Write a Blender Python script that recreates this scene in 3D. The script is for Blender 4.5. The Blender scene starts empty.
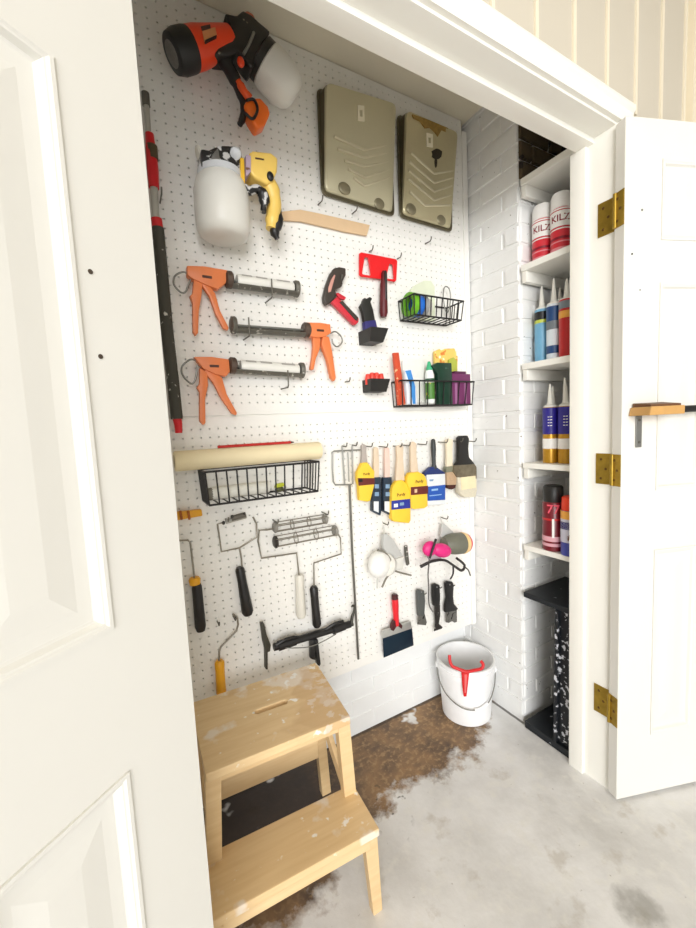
import bpy, bmesh, math, random
from mathutils import Vector, Matrix
random.seed(7)
COL = bpy.context.scene.collection
SC = bpy.context.scene
PI = math.pi

# ------------------------------------------------------------------ camera
F, YAW, PITCH, ROLL = 398.9, 0.5102, 0.0908, 0.0485
CAM = Vector((-1.3247, -1.2492, 1.2342))
_f = Vector((math.sin(YAW)*math.cos(PITCH), math.cos(YAW)*math.cos(PITCH), -math.sin(PITCH)))
_r0 = Vector((math.cos(YAW), -math.sin(YAW), 0)); _d0 = _f.cross(_r0)
_r = _r0*math.cos(ROLL) + _d0*math.sin(ROLL)
_d = -_r0*math.sin(ROLL) + _d0*math.cos(ROLL)
cd = bpy.data.cameras.new('camera'); cam = bpy.data.objects.new('camera', cd); COL.objects.link(cam)
cd.sensor_fit = 'VERTICAL'; cd.sensor_height = 24.0; cd.lens = F*24.0/928; cd.clip_start = 0.02
m = Matrix.Identity(4)
for i, a in enumerate((_r, -_d, -_f)):
    for k in range(3): m[k][i] = a[k]
m.translation = CAM
cam.matrix_world = m
SC.camera = cam

def ray(u, v): return _r*((u-348)/F) + _d*((v-464)/F) + _f
def P(u, v, y=0.0):                     # point of the photograph on the vertical plane y
    d = ray(u, v); return CAM + d*((y-CAM.y)/d.y)
def PZ(u, v, z):                        # ... on the horizontal plane z
    d = ray(u, v); return CAM + d*((z-CAM.z)/d.z)
def PX(u, v, x):
    d = ray(u, v); return CAM + d*((x-CAM.x)/d.x)
def PN(u, v, q, n):                     # ... on the plane through q with normal n
    d = ray(u, v); return CAM + d*((q-CAM).dot(n)/d.dot(n))
def K(x0, y0, s):                       # reader for an enlarged detail of the photograph
    return lambda a, b, y=0.0: P(x0+a/s, y0+b/s, y)

# ------------------------------------------------------------------ materials
def lin(c):
    return tuple(((x/255)/12.92 if x/255 <= .04045 else ((x/255+.055)/1.055)**2.4) for x in c)
MATS = {}
def M(name, rgb, rough=.5, metal=0.0, var=.06, scale=40, bump=.0, alpha=1.0, trans=0.0, spec=.5, splat=None, sss=0):
    if name in MATS: return MATS[name]
    mt = bpy.data.materials.new(name); mt.use_nodes = True
    nt = mt.node_tree; b = nt.nodes['Principled BSDF']
    c = lin(rgb)
    tc = nt.nodes.new('ShaderNodeTexCoord')
    nz = nt.nodes.new('ShaderNodeTexNoise'); nz.inputs['Scale'].default_value = scale; nz.inputs['Detail'].default_value = 4
    nt.links.new(tc.outputs['Object'], nz.inputs['Vector'])
    mx = nt.nodes.new('ShaderNodeMix'); mx.data_type = 'RGBA'
    lo = tuple(max(0, x*(1-var*1.5)) for x in c); hi = tuple(min(1, x*(1+var)) for x in c)
    mx.inputs[6].default_value = (*lo, 1); mx.inputs[7].default_value = (*hi, 1)
    nt.links.new(nz.outputs['Fac'], mx.inputs[0])
    out = mx.outputs[2]
    if splat:                           # paint splashes: (rgb, scale, threshold)
        for (srgb, ssc, th) in (splat if isinstance(splat, list) else [splat]):
            n2 = nt.nodes.new('ShaderNodeTexNoise'); n2.inputs['Scale'].default_value = ssc; n2.inputs['Detail'].default_value = 3
            nt.links.new(tc.outputs['Object'], n2.inputs['Vector'])
            rp = nt.nodes.new('ShaderNodeValToRGB'); rp.color_ramp.elements[0].position = th; rp.color_ramp.elements[1].position = th+.04
            nt.links.new(n2.outputs['Fac'], rp.inputs[0])
            m2 = nt.nodes.new('ShaderNodeMix'); m2.data_type = 'RGBA'
            nt.links.new(rp.outputs[0], m2.inputs[0]); nt.links.new(out, m2.inputs[6]); m2.inputs[7].default_value = (*lin(srgb), 1)
            out = m2.outputs[2]
    nt.links.new(out, b.inputs['Base Color'])
    b.inputs['Roughness'].default_value = rough; b.inputs['Metallic'].default_value = metal
    b.inputs['Specular IOR Level'].default_value = spec
    if trans: b.inputs['Transmission Weight'].default_value = trans
    if alpha < 1: b.inputs['Alpha'].default_value = alpha
    if bump:
        bp = nt.nodes.new('ShaderNodeBump'); bp.inputs['Strength'].default_value = bump; bp.inputs['Distance'].default_value = .002
        nt.links.new(nz.outputs['Fac'], bp.inputs['Height']); nt.links.new(bp.outputs[0], b.inputs['Normal'])
    MATS[name] = mt
    return mt

# ------------------------------------------------------------------ mesh helper
class MB:
    def __init__(s): s.bm = bmesh.new()
    def box(s, lo, hi):
        x0, y0, z0 = lo; x1, y1, z1 = hi
        v = [s.bm.verts.new(c) for c in ((x0,y0,z0),(x1,y0,z0),(x1,y1,z0),(x0,y1,z0),(x0,y0,z1),(x1,y0,z1),(x1,y1,z1),(x0,y1,z1))]
        for f in ((3,2,1,0),(4,5,6,7),(0,1,5,4),(1,2,6,5),(2,3,7,6),(3,0,4,7)): s.bm.faces.new([v[i] for i in f])
        return s
    def hexa(s, a, b):                  # two quads (lists of four points) joined
        v = [s.bm.verts.new(c) for c in list(a)+list(b)]
        for f in ((3,2,1,0),(4,5,6,7),(0,1,5,4),(1,2,6,5),(2,3,7,6),(3,0,4,7)): s.bm.faces.new([v[i] for i in f])
        return s
    def beam(s, p0, p1, w, d, up=(0,1,0), w1=None, d1=None):
        p0, p1 = Vector(p0), Vector(p1); t = (p1-p0).normalized()
        a = t.cross(Vector(up)).normalized(); c = a.cross(t).normalized()
        w1 = w if w1 is None else w1; d1 = d if d1 is None else d1
        q = lambda p, w, d: [p-a*w/2-c*d/2, p+a*w/2-c*d/2, p+a*w/2+c*d/2, p-a*w/2+c*d/2]
        return s.hexa(q(p0, w, d), q(p1, w1, d1))
    def ring_loft(s, rings, cap0=True, cap1=True, closed=False):
        vs = [[s.bm.verts.new(p) for p in r] for r in rings]
        n = len(vs[0]); m = len(vs)
        for i in range(m if closed else m-1):
            A, B = vs[i], vs[(i+1) % m]
            for k in range(n): s.bm.faces.new((A[k], A[(k+1)%n], B[(k+1)%n], B[k]))
        if not closed:
            if cap0: s.bm.faces.new(list(reversed(vs[0])))
            if cap1: s.bm.faces.new(vs[-1])
        return s
    def tube(s, pts, r, seg=8, closed=False, smooth=0):
        pts = [Vector(p) for p in pts]
        if smooth:
            q = []
            n = len(pts)
            rng = range(n) if closed else range(n-1)
            for i in rng:
                p0 = pts[(i-1) % n] if (closed or i > 0) else pts[i]
                p1, p2 = pts[i], pts[(i+1) % n]
                p3 = pts[(i+2) % n] if (closed or i+2 < n) else p2
                for k in range(smooth):
                    t = k/smooth
                    q.append(.5*((2*p1)+(p2-p0)*t+(2*p0-5*p1+4*p2-p3)*t*t+(3*p1-p0-3*p2+p3)*t**3))
            if not closed: q.append(pts[-1])
            pts = q
        n = len(pts); rings = []
        rr = r if isinstance(r, (list, tuple)) else [r]*n
        if len(rr) != n:
            rr = [rr[min(len(rr)-1, int(i*(len(rr)-1)/max(1, n-1)+.5))] for i in range(n)]
        ref = None
        for i, p in enumerate(pts):
            a = pts[(i-1) % n] if (closed or i > 0) else p
            b = pts[(i+1) % n] if (closed or i < n-1) else p
            t = (b-a).normalized()
            if ref is None:
                ref = t.orthogonal().normalized()
            ref = (ref - t*ref.dot(t)).normalized()
            c = t.cross(ref)
            rings.append([p+ref*rr[i]*math.cos(2*PI*k/seg)+c*rr[i]*math.sin(2*PI*k/seg) for k in range(seg)])
        return s.ring_loft(rings, closed=closed)
    def lathe(s, p0, p1, prof, seg=28, cap0=True, cap1=True, sx=1.0):   # prof: (t along, radius)
        p0, p1 = Vector(p0), Vector(p1); ax = p1-p0; t = ax.normalized()
        a = Vector((0,0,1)) if abs(t.z) < .8 else Vector((1,0,0))
        a = (a - t*a.dot(t)).normalized(); c = t.cross(a)
        rings = [[p0+ax*h+a*r*math.cos(2*PI*k/seg)+c*sx*r*math.sin(2*PI*k/seg) for k in range(seg)] for h, r in prof]
        return s.ring_loft(rings, cap0, cap1)
    def prism(s, pts, vec, holes=()):
        pts = [Vector(p) for p in pts]; vec = Vector(vec)
        if not holes:
            a = [s.bm.verts.new(p) for p in pts]; b = [s.bm.verts.new(p+vec) for p in pts]
            n = len(a)
            s.bm.faces.new(a); s.bm.faces.new(list(reversed(b)))
            for i in range(n): s.bm.faces.new((a[(i+1)%n], a[i], b[i], b[(i+1)%n]))
            return s
        edges = []; loops = []
        for lp in [pts]+[[Vector(p) for p in h] for h in holes]:
            v = [s.bm.verts.new(p) for p in lp]; loops.append(v)
            for i in range(len(v)): edges.append(s.bm.edges.new((v[i], v[(i+1)%len(v)])))
        r = bmesh.ops.triangle_fill(s.bm, use_beauty=True, use_dissolve=False, edges=edges)
        fs = [f for f in r['geom'] if isinstance(f, bmesh.types.BMFace)]
        ex = bmesh.ops.extrude_face_region(s.bm, geom=fs)
        bmesh.ops.translate(s.bm, verts=[g for g in ex['geom'] if isinstance(g, bmesh.types.BMVert)], vec=vec)
        return s
    def ell(s, c, rx, ry, rz, rot=None, seg=20, ring=12):
        r = bmesh.ops.create_uvsphere(s.bm, u_segments=seg, v_segments=ring, radius=1)
        mt = Matrix.Translation(Vector(c)) @ (rot.to_4x4() if rot else Matrix.Identity(4)) @ Matrix.Diagonal((rx, ry, rz, 1))
        bmesh.ops.transform(s.bm, matrix=mt, verts=r['verts'])
        return s
    def build(s, name, mat, parent=None, smooth=True, bevel=0.0, seg=2, angle=35, origin=None):
        bm = s.bm
        bmesh.ops.recalc_face_normals(bm, faces=bm.faces[:])
        if bevel:
            ed = [e for e in bm.edges if len(e.link_faces) == 2 and e.calc_face_angle(0) > math.radians(angle)]
            bmesh.ops.bevel(bm, geom=ed, offset=bevel, offset_type='OFFSET', segments=seg, profile=.6, affect='EDGES', clamp_overlap=True)
        if parent is not None:
            o0 = Vector((0,0,0)); p = parent
            while p is not None: o0 += p.location; p = p.parent
        else:
            if origin is None:
                xs = [v.co for v in bm.verts]
                o0 = Vector(((min(c.x for c in xs)+max(c.x for c in xs))/2, (min(c.y for c in xs)+max(c.y for c in xs))/2, min(c.z for c in xs)))
            else: o0 = Vector(origin)
        bmesh.ops.translate(bm, verts=bm.verts[:], vec=-o0)
        me = bpy.data.meshes.new(name); bm.to_mesh(me); bm.free()
        me.materials.append(mat)
        if smooth:
            for p in me.polygons: p.use_smooth = True
            try: me.set_sharp_from_angle(angle=math.radians(40))
            except Exception: pass
        o = bpy.data.objects.new(name, me); COL.objects.link(o)
        if parent is not None: o.parent = parent
        else: o.location = o0
        return o

def tag(o, label=None, cat=None, group=None, kind=None):
    if label: o['label'] = label
    if cat: o['category'] = cat
    if group: o['group'] = group
    if kind: o['kind'] = kind
    return o
def thing(name, loc, label, cat, group=None):
    o = bpy.data.objects.new(name, None); o.location = Vector(loc); o.empty_display_size = .05
    COL.objects.link(o); return tag(o, label, cat, group)
def struct(mb, name, mat, **k):
    return tag(mb.build(name, mat, origin=(0,0,0), **k), kind='structure')

def text_into(mb, s, place, size=1.0, depth=.0004, space=1.0, shear=0):
    """letters of s as thin solid shapes; place maps (x, y, d) of the text plane to the world"""
    cu = bpy.data.curves.new('t', 'FONT'); cu.body = s; cu.size = size; cu.align_x = 'CENTER'; cu.align_y = 'CENTER'
    cu.extrude = depth; cu.space_character = space; cu.offset = .012*size; cu.shear = shear; cu.resolution_u = 3
    o = bpy.data.objects.new('t', cu); COL.objects.link(o)
    bpy.context.view_layer.update()
    me = bpy.data.meshes.new_from_object(o.evaluated_get(bpy.context.evaluated_depsgraph_get()))
    bm2 = mb.bm
    vs = [bm2.verts.new(place(v.co.x, v.co.y, v.co.z)) for v in me.vertices]
    for p in me.polygons:
        try: bm2.faces.new([vs[i] for i in p.vertices])
        except ValueError: pass
    bpy.data.objects.remove(o); bpy.data.curves.remove(cu); bpy.data.meshes.remove(me)
    return mb

# colours
white_door = M('cream_door_paint', (230,228,221), .45, var=.012, scale=6, bump=.12)
white_trim = M('white_trim_paint', (248,246,238), .45, var=.01, scale=8)
peg_white = M('pegboard_white', (242,240,234), .55, var=.015, scale=5)
brick_white = M('painted_brick', (240,240,238), .7, var=.03, scale=30, bump=.6, splat=((130,122,110), 55, .715))
wall_white = M('painted_block_wall', (238,239,238), .7, var=.03, scale=14, bump=.5)
shelf_white = M('shelf_white', (244,242,234), .5, var=.02, scale=10)
ceil_mat = M('closet_ceiling_paint', (244,236,214), .7, var=.02, scale=4)
raw_brick = M('bare_brick', (88,74,52), .9, var=.3, scale=25, bump=.6, splat=((40,34,28), 14, .55))
mortar_dark = M('bare_mortar', (70,62,50), .9, var=.2)
siding_mat = M('cream_siding', (208,200,184), .6, var=.02, scale=3)
brass = M('aged_brass', (176,146,58), .36, .8, var=.30, scale=45)
brass_dark = M('brass_screw', (110,82,40), .4, .8)
black_pl = M('black_plastic', (26,25,24), .45, var=.1)
black_mt = M('black_wire', (38,36,36), .4, .3)
grey_mt = M('grey_steel', (150,150,146), .35, .8, var=.1)
dark_mt = M('dark_painted_steel', (104,101,92), .5, .3, var=.2, splat=((196,192,182), 60, .64))
zinc = M('zinc_wire', (140,140,134), .4, .6)
orange = M('orange_enamel', (226,126,72), .4, var=.06, splat=((240,190,150), 70, .72))
red_or = M('red_orange_plastic', (246,72,26), .35, var=.08, scale=12)
orange_b = M('bright_orange_plastic', (244,112,30), .35, var=.06)
red = M('red_plastic', (214,28,34), .4, var=.06)
red_dk = M('dark_red_rubber', (96,20,26), .5, var=.2, scale=30)
yellow = M('yellow_plastic', (236,186,52), .4, var=.08)
yellow_dk = M('amber_handle', (236,168,22), .4, var=.06)
milky = M('milky_plastic', (228,226,218), .4, var=.02, sss=0)
tan = M('raw_wood', (222,190,150), .55, var=.08, scale=20)

# ------------------------------------------------------------------ floor
def floor_material():
    mt = bpy.data.materials.new('concrete_floor'); mt.use_nodes = True; nt = mt.node_tree; b = nt.nodes['Principled BSDF']
    N = nt.nodes.new; L = nt.links.new
    tc = N('ShaderNodeTexCoord')
    def noise(sc, det=5, rough=.6):
        n = N('ShaderNodeTexNoise'); n.inputs['Scale'].default_value = sc; n.inputs['Detail'].default_value = det
        n.inputs['Roughness'].default_value = rough; L(tc.outputs['Object'], n.inputs['Vector']); return n.outputs['Fac']
    def math_(op, a, b_, c=None, clamp=False):
        n = N('ShaderNodeMath'); n.operation = op; n.use_clamp = clamp
        for i, x in enumerate((a, b_) if c is None else (a, b_, c)):
            if isinstance(x, (int, float)): n.inputs[i].default_value = x
            else: L(x, n.inputs[i])
        return n.outputs[0]
    def mix(f, a, b_):
        n = N('ShaderNodeMix'); n.data_type = 'RGBA'
        if isinstance(f, (int, float)): n.inputs[0].default_value = f
        else: L(f, n.inputs[0])
        for i, x in ((6, a), (7, b_)):
            if isinstance(x, tuple): n.inputs[i].default_value = (*lin(x), 1)
            else: L(x, n.inputs[i])
        return n.outputs[2]
    def ramp(f, a, b_):
        n = N('ShaderNodeMapRange'); n.inputs[1].default_value = a; n.inputs[2].default_value = b_; L(f, n.inputs[0]); return n.outputs[0]
    base = mix(ramp(noise(3.2), .32, .60), (208,206,203), (238,237,236))
    base = mix(math_('MULTIPLY', ramp(noise(17), .52, .66), .6), base, (232,230,224))
    base = mix(math_('MULTIPLY', ramp(noise(9), .58, .68), .55), base, (190,182,170))
    base = mix(math_('MULTIPLY', ramp(noise(48, 2), .72, .76), .5), base, (150,142,130))
    sp = N('ShaderNodeSeparateXYZ'); L(tc.outputs['Object'], sp.inputs[0]); X, Y = sp.outputs[0], sp.outputs[1]
    wob = math_('ADD', math_('MULTIPLY', math_('SUBTRACT', noise(4.5, 6, .65), .5), .36), math_('MULTIPLY', math_('SUBTRACT', noise(18, 4), .5), .06))
    # damp brown stain along the foot of the back wall, deeper on the left
    s1 = math_('ADD', math_('ADD', Y, .245), wob)
    s1 = math_('SUBTRACT', s1, math_('MULTIPLY', math_('MAXIMUM', math_('ADD', X, .24), 0.0), .8))
    s2 = math_('ADD', math_('ADD', Y, .37), wob)
    s2 = math_('SUBTRACT', s2, math_('MULTIPLY', math_('MAXIMUM', math_('ADD', X, .93), 0.0), 2.6))
    st = math_('MAXIMUM', ramp(s1, -.02, .03), ramp(s2, -.02, .05))
    pale = math_('MULTIPLY', ramp(noise(6.5, 3), .60, .64), ramp(Y, -.10, .03))
    st = math_('MULTIPLY', st, math_('SUBTRACT', 1.0, pale, clamp=True))
    fl = ramp(noise(55, 3), .5, .66)
    brown = mix(ramp(noise(7), .38, .62), (82,56,30), (150,112,66))
    brown = mix(math_('MULTIPLY', fl, .55), brown, (186,150,100))
    stain_shade = math_('MULTIPLY', ramp(X, -.66, -.86), ramp(Y, -.40, -.22))  # darker stain under the stool, with the stool's shade mixed into the colour
    brown = mix(math_('MULTIPLY', stain_shade, .95), brown, (34,17,11))
    colr = mix(math_('MULTIPLY', st, .95), base, brown)
    ln = math_('MULTIPLY', ramp(math_('ABSOLUTE', math_('ADD', math_('ADD', X, .002), math_('MULTIPLY', wob, .03)), 0), .008, .004), ramp(Y, -.26, -.24))
    ln = math_('MAXIMUM', ln, ramp(math_('ADD', Y, math_('MULTIPLY', wob, .06)), .058, .066))
    colr = mix(math_('MULTIPLY', ln, .8), colr, (54,44,34))
    # loose dark spots at the stain's edge and an oily mark out front
    sp2 = math_('MULTIPLY', ramp(noise(26, 2), .62, .66), ramp(math_('ADD', math_('ABSOLUTE', math_('ADD', X, .68), 0), math_('ABSOLUTE', math_('ADD', Y, .24), 0)), .14, .07))
    colr = mix(math_('MULTIPLY', sp2, .7), colr, (60,56,46))
    ox = math_('MULTIPLY', math_('ADD', X, .30), math_('ADD', X, .30)); oy = math_('MULTIPLY', math_('ADD', Y, .80), math_('ADD', Y, .80))
    oil = ramp(math_('ADD', math_('ADD', ox, oy), math_('MULTIPLY', math_('SUBTRACT', noise(12), .5), .012)), .004, .0008)
    colr = mix(math_('MULTIPLY', oil, .5), colr, (110,106,96))
    L(colr, b.inputs['Base Color'])
    L(math_('SUBTRACT', .78, math_('MULTIPLY', st, .25)), b.inputs['Roughness'])
    bp = N('ShaderNodeBump'); bp.inputs['Strength'].default_value = .25; bp.inputs['Distance'].default_value = .004
    L(noise(60, 6), bp.inputs['Height']); L(bp.outputs[0], b.inputs['Normal'])
    return mt
fl = MB(); fl.box((-6.5,-8.0,-.1), (3.5,.25,0)); tag(fl.build('floor', floor_material(), smooth=False, origin=(0,0,0)), kind='structure')

# ------------------------------------------------------------------ room shell
BACK = .075
WB_ = MB().box((-1.45,BACK,0), (.5,BACK+.1,2.6))

def bricks(mb, o, ux, uz, un, w, h, proud=.005, cw=.203, ch=.0686, gap=.009, wid=None):
    """painted running-bond bricks standing proud of a face: o corner, ux along, un outwards"""
    o, ux, un = Vector(o), Vector(ux), Vector(un); z = Vector((0,0,1))
    row = 0; zz = 0.0
    while zz < h-.01:
        x = -(cw/2 if row % 2 else 0) - .03
        while x < w:
            a = max(0, x); b = min(w, x+cw-gap)
            t = min(h, zz+ch-gap)
            if b-a > .008 and t-zz > .01:
                pr = proud*(.55+.6*random.random()); j = lambda: (random.random()-.5)*.004
                q0 = [o+ux*a+z*zz, o+ux*b+z*zz, o+ux*b+z*t, o+ux*a+z*t]
                i = .004
                q1 = [o+ux*(a+i+j())+z*(zz+i+j())+un*pr, o+ux*(b-i+j())+z*(zz+i+j())+un*pr, o+ux*(b-i+j())+z*(t-i+j())+un*pr, o+ux*(a+i+j())+z*(t-i+j())+un*pr]
                mb.hexa([p-un*.004 for p in q0], q1)
            x += cw
        zz += ch; row += 1
    return mb
bricks(WB_, (-1.30,BACK,.02), (1,0,0), 0, (0,-1,0), 1.31, .34, proud=.0035)
struct(WB_, 'wall_back', wall_white, smooth=False)
PIER = -.245
wr = MB(); wr.box((.006,PIER+.006,0), (.5,BACK,2.6))
bricks(wr, (.006,PIER+.006,.03), (0,1,0), 0, (-1,0,0), BACK-PIER-.006, 2.42, proud=.006)
bricks(wr, (.012,PIER+.006,.03), (1,0,0), 0, (0,-1,0), .32, 2.06, proud=.005)
struct(wr, 'wall_right', brick_white, smooth=False)
rb = MB()
bricks(rb, (.003,PIER-.001,2.10), (1,0,0), 0, (0,-1,0), .33, .45, proud=.008)
struct(rb, 'wall_alcove_top', raw_brick, smooth=False)
struct(MB().box((.335,-.46,0), (.42,PIER+.006,2.6)), 'wall_alcove_back', wall_white, smooth=False)
struct(MB().box((-1.37,-.45,0), (-1.30,BACK,2.6)), 'wall_left', wall_white, smooth=False)
struct(MB().box((-1.37,-.46,2.445), (.42,BACK,2.52)), 'ceiling', ceil_mat, smooth=False)
# front wall of the cupboard: core and the upright siding boards outside
fw = MB()
fw.box((.0,-.572,0), (1.9,-.45,2.75)); fw.box((-4.2,-.572,0), (-1.30,-.45,2.75)); fw.box((-1.30,-.572,2.075), (.0,-.45,2.75))
struct(fw, 'wall_front', wall_white, smooth=False)
sd = MB(); sb = MB()
xs = [(-1.9+.152*i) for i in range(16)]
for i, xa in enumerate(xs):
    xb = xa+.152
    lo = 2.04 if xa < .0 else 0.0
    if xb > .44: break
    zl = 2.112 if xa < .0 else 0.0
    sd.box((xa+.006,-.582,zl), (xb-.006,-.571,2.74))
    sb.box((xb-.005,-.588,zl), (xb+.005,-.571,2.74))
sd.box((.002,-.582,0), (.078,-.571,2.13))
struct(sd, 'trim_1', siding_mat, smooth=False)
struct(sb, 'trim_14', M('lit_batten', (240,230,208), .5, var=.02), smooth=False)  # ridges coloured paler than the boards, imitating light that catches them
struct(MB().box((.405,-.60,0), (.44,-.571,2.74)), 'trim_2', M('pale_corner_board', (244,232,206), .5, var=.02), smooth=False)
struct(MB().box((.44,-.585,0), (1.9,-.571,2.74)), 'wall_brown_boards', M('brown_boards', (132,104,46), .6, var=.2, scale=8), smooth=False)
struct(MB().box((-4.5,-3.3,2.75), (3.5,-.45,2.85)), 'ceiling_garage', M('garage_ceiling', (214,204,180), .7), smooth=False)

# door frame: jambs, head, stops and casing
JX = -.028
h = MB(); h.box((-1.29,-.585,2.055), (.0,-.46,2.085)); struct(h, 'trim_3', white_trim, bevel=.002)
struct(MB().box((-1.29,-.525,2.04), (.0,-.474,2.056)), 'trim_4', white_trim, bevel=.003)
struct(MB().box((JX,-.585,0), (.0,-.456,2.056)), 'trim_5', white_trim, bevel=.002)
struct(MB().box((-.040,-.507,0), (JX+.001,-.458,2.041)), 'trim_6', white_trim, bevel=.003)
struct(MB().box((-1.29,-.585,0), (-1.264,-.46,2.056)), 'trim_7', white_trim, bevel=.002)
cs = MB()
prof = [(-.583,2.062),(-.597,2.062),(-.600,2.070),(-.600,2.094),(-.606,2.100),(-.606,2.113),(-.602,2.118),(-.583,2.118)]
cs.prism([(-1.36, y, z) for y, z in prof], (1.36+.036, 0, 0))
struct(cs, 'trim_8', white_trim)
cs = MB(); cs.prism([(x-2.062+JX+.007-.028+.028, y, 0) for y, x in [(b,a) for b,a in prof]], (0,0,2.0612)); struct(cs, "trim_9", white_trim)

# ------------------------------------------------------------------ doors (six raised panels, inner face seen)
def door(name, pin, e, n, tl, label, panels):
    """pin: hinge edge of the inner face; e along the leaf; n out of the inner face; leaf 0.61 wide"""
    W, H, T = .61, 2.036, .035
    e, n = Vector((*e, 0)), Vector((*n, 0)); pin = Vector((*pin, .010)); z = Vector((0,0,1))
    root = thing(name, pin, label, 'door'); root['kind'] = 'structure'
    Q = lambda s, h, d=0.0: pin + e*s + z*(h-.010) + n*d
    mb = MB()
    sq = lambda a,b,c,d_: [Q(a,c),Q(b,c),Q(b,d_),Q(a,d_)]
    mb.prism([Q(0,.01),Q(W,.01),Q(W,H+.01),Q(0,H+.01)], -n*T, holes=[sq(a+.0,b,c,d_) for a,b,c,d_ in panels])
    mb.build('leaf', white_door, root, smooth=False, bevel=.0015, seg=1)
    for a, b, c, d_ in panels:
        pm = MB()
        def rr(i, dep): return [Q(a+i,c+i,dep),Q(b-i,c+i,dep),Q(b-i,d_-i,dep),Q(a+i,d_-i,dep)]
        rings = [rr(-.001,-.030), rr(-.001,.003), rr(.004,.003), rr(.007,.001), rr(.0095,.0005), rr(.0135,-.006), rr(.017,-.0072), rr(.034,-.0072), rr(.064,-.0042), rr(.0655,-.0042)]
        pm.ring_loft(rings, cap0=True, cap1=True)
        pm.build('panel', white_door, root, smooth=False)
    return root, Q
PAN = []
for a, b in ((.12,.27),(.34,.49)):
    PAN += [(a,b,1.725,1.94), (a,b,1.002,1.605), (a,b,.213,.816)]
PANL = []
for a, b in ((.12,.285),(.335,.49)):
    PANL += [(a,b,1.765,1.94), (a,b,.998,1.66), (a,b,.213,.801)]
ra = math.radians(109.8); eR = (math.sin(ra), math.cos(ra)); nR = (eR[1], -eR[0])
hx = Vector((-.04, -.59, 0)); pR = (hx.x + nR[0]*.035, hx.y + nR[1]*.035)
doorR, QR = door('door_1', pR, eR, nR, .035, 'cream panelled door folded back on the right with three brass hinges', PAN)
ela = (-.79, -.613); nL = (.613, -.79)
doorL, QL = door('door_2', (-1.262, -.605), ela, nL, .035, 'large cream panelled door leaf close by on the left', PANL)
# hinges of the right-hand door: two leaves and a knuckle each
for zc in (1.812, 1.068, .302):
    hm = MB()
    A = lambda d, z_: Vector((JX-.0012, -.583+d, z_))
    hm.box((JX-.0025,-.584,zc-.048), (JX+.0005,-.538,zc+.048))
    ob = hm.build('hinge', brass, doorR, smooth=False, bevel=.0008, seg=1)
    e3, n3 = Vector((*eR,0)), Vector((*nR,0))
    b0 = Vector((hx.x,hx.y,zc)); lf = MB()
    q = lambda t, dz, d: b0 + n3*t + Vector((0,0,dz)) - e3*d
    lf.hexa([q(.001,-.048,.000),q(.0345,-.048,.000),q(.0345,.048,.000),q(.001,.048,.000)], [q(.001,-.048,.0028),q(.0345,-.048,.0028),q(.0345,.048,.0028),q(.001,.048,.0028)])
    lf.build('hinge_leaf', brass, ob, smooth=False, bevel=.0006, seg=1)
    kn = MB(); kn.tube([b0+Vector((-.006,-.004,-.047)), b0+Vector((-.006,-.004,.047))], .0052, 10); kn.build('knuckle', brass, ob)
    for dz in (-.03,0,.03):
        s_ = MB(); c = q(.017+(.006 if dz == 0 else -.004), dz, .003); s_.lathe(c, c-e3*.0015, [(0,.0042),(1,.003)], 10); s_.build('screw', brass_dark, ob)
        s_ = MB(); c = Vector((JX-.0025,-.562+(.008 if dz else -.006), zc+dz)); s_.lathe(c, c+Vector((-.0012,0,0)), [(0,.0042),(1,.003)], 10); s_.build('screw', brass_dark, ob)
# holes and nail heads on the doors
for s, hh, r_ in ((.100,1.436,.0030),(.098,1.336,.0030)):
    c = QL(s, hh, .0003); nn = Vector((*nL,0)); MB().lathe(c-nn*.004, c+nn*.0006, [(0,r_),(1,r_)], 10).build('nail_hole', M('dark_hole', (70,58,46), .8), doorL)
for (u, v, r_, mm) in ((642,210,.004,zinc),(632,254,.0035,black_pl),(640,290,.003,zinc)):
    p0 = Vector((*pR,0)); nn = Vector((*nR,0)); c = PN(u, v, p0, nn)
    MB().lathe(c-nn*.004, c+nn*.001, [(0,r_),(1,r_*.8)], 10).build('nail_head', mm, doorR)

# wooden block with black rod fixed to the right door
p0 = Vector((*pR,0)); nn = Vector((*nR,0)); D = lambda u, v, d: PN(u, v, p0+nn*d, nn)
t = thing('wooden_pole_holder', D(650,408,.03), 'small wooden block with grey metal strap and black rod on right door', 'holder')
b = MB(); pts = [D(629,415,.055),D(675,412,.055),D(675,403,.055),D(632,405,.055)]
zt = Vector((0,0,1)); e3 = Vector((*eR,0))
pz0, pz1 = 1.228, 1.252
s0, s1 = .020, .135
q = lambda s, h_, d: p0 + e3*s + zt*h_ + nn*d
b.hexa([q(s0,pz0,.002),q(s1,pz0,.002),q(s1,pz0,.070),q(s0,pz0,.070)], [q(s0+.006,pz1,.002),q(s1,pz1,.002),q(s1,pz1,.070),q(s0+.006,pz1,.070)])
b.build('wood_block', M('oak_block', (206,158,92), .5, var=.12, scale=30), t, smooth=False, bevel=.002)
b = MB(); b.hexa([q(s0+.012,pz1,.004),q(s1-.004,pz1,.004),q(s1-.004,pz1,.062),q(s0+.012,pz1,.062)], [q(s0+.012,pz1+.012,.004),q(s1-.004,pz1+.013,.004),q(s1-.004,pz1+.006,.062),q(s0+.012,pz1+.006,.062)])
b.build('top_pad', M('dark_brown_wood', (110,72,40), .6, var=.25), t, smooth=False, bevel=.001)
b = MB(); b.hexa([q(.045,1.135,.001),q(.064,1.135,.001),q(.064,1.135,.005),q(.045,1.135,.005)], [q(.045,pz0,.001),q(.064,pz0,.001),q(.064,pz0,.005),q(.045,pz0,.005)])
b.build('strap', grey_mt, t, smooth=False, bevel=.0008, seg=1)
for hz in (1.15,1.215): MB().lathe(q(.0545,hz,.005), q(.0545,hz,.007), [(0,.004),(1,.003)], 10).build('screw', dark_mt, t)
MB().tube([q(s1,1.241,.045), q(.60,1.241,.045)], .010, 12).build('rod', black_pl, t)

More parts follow.
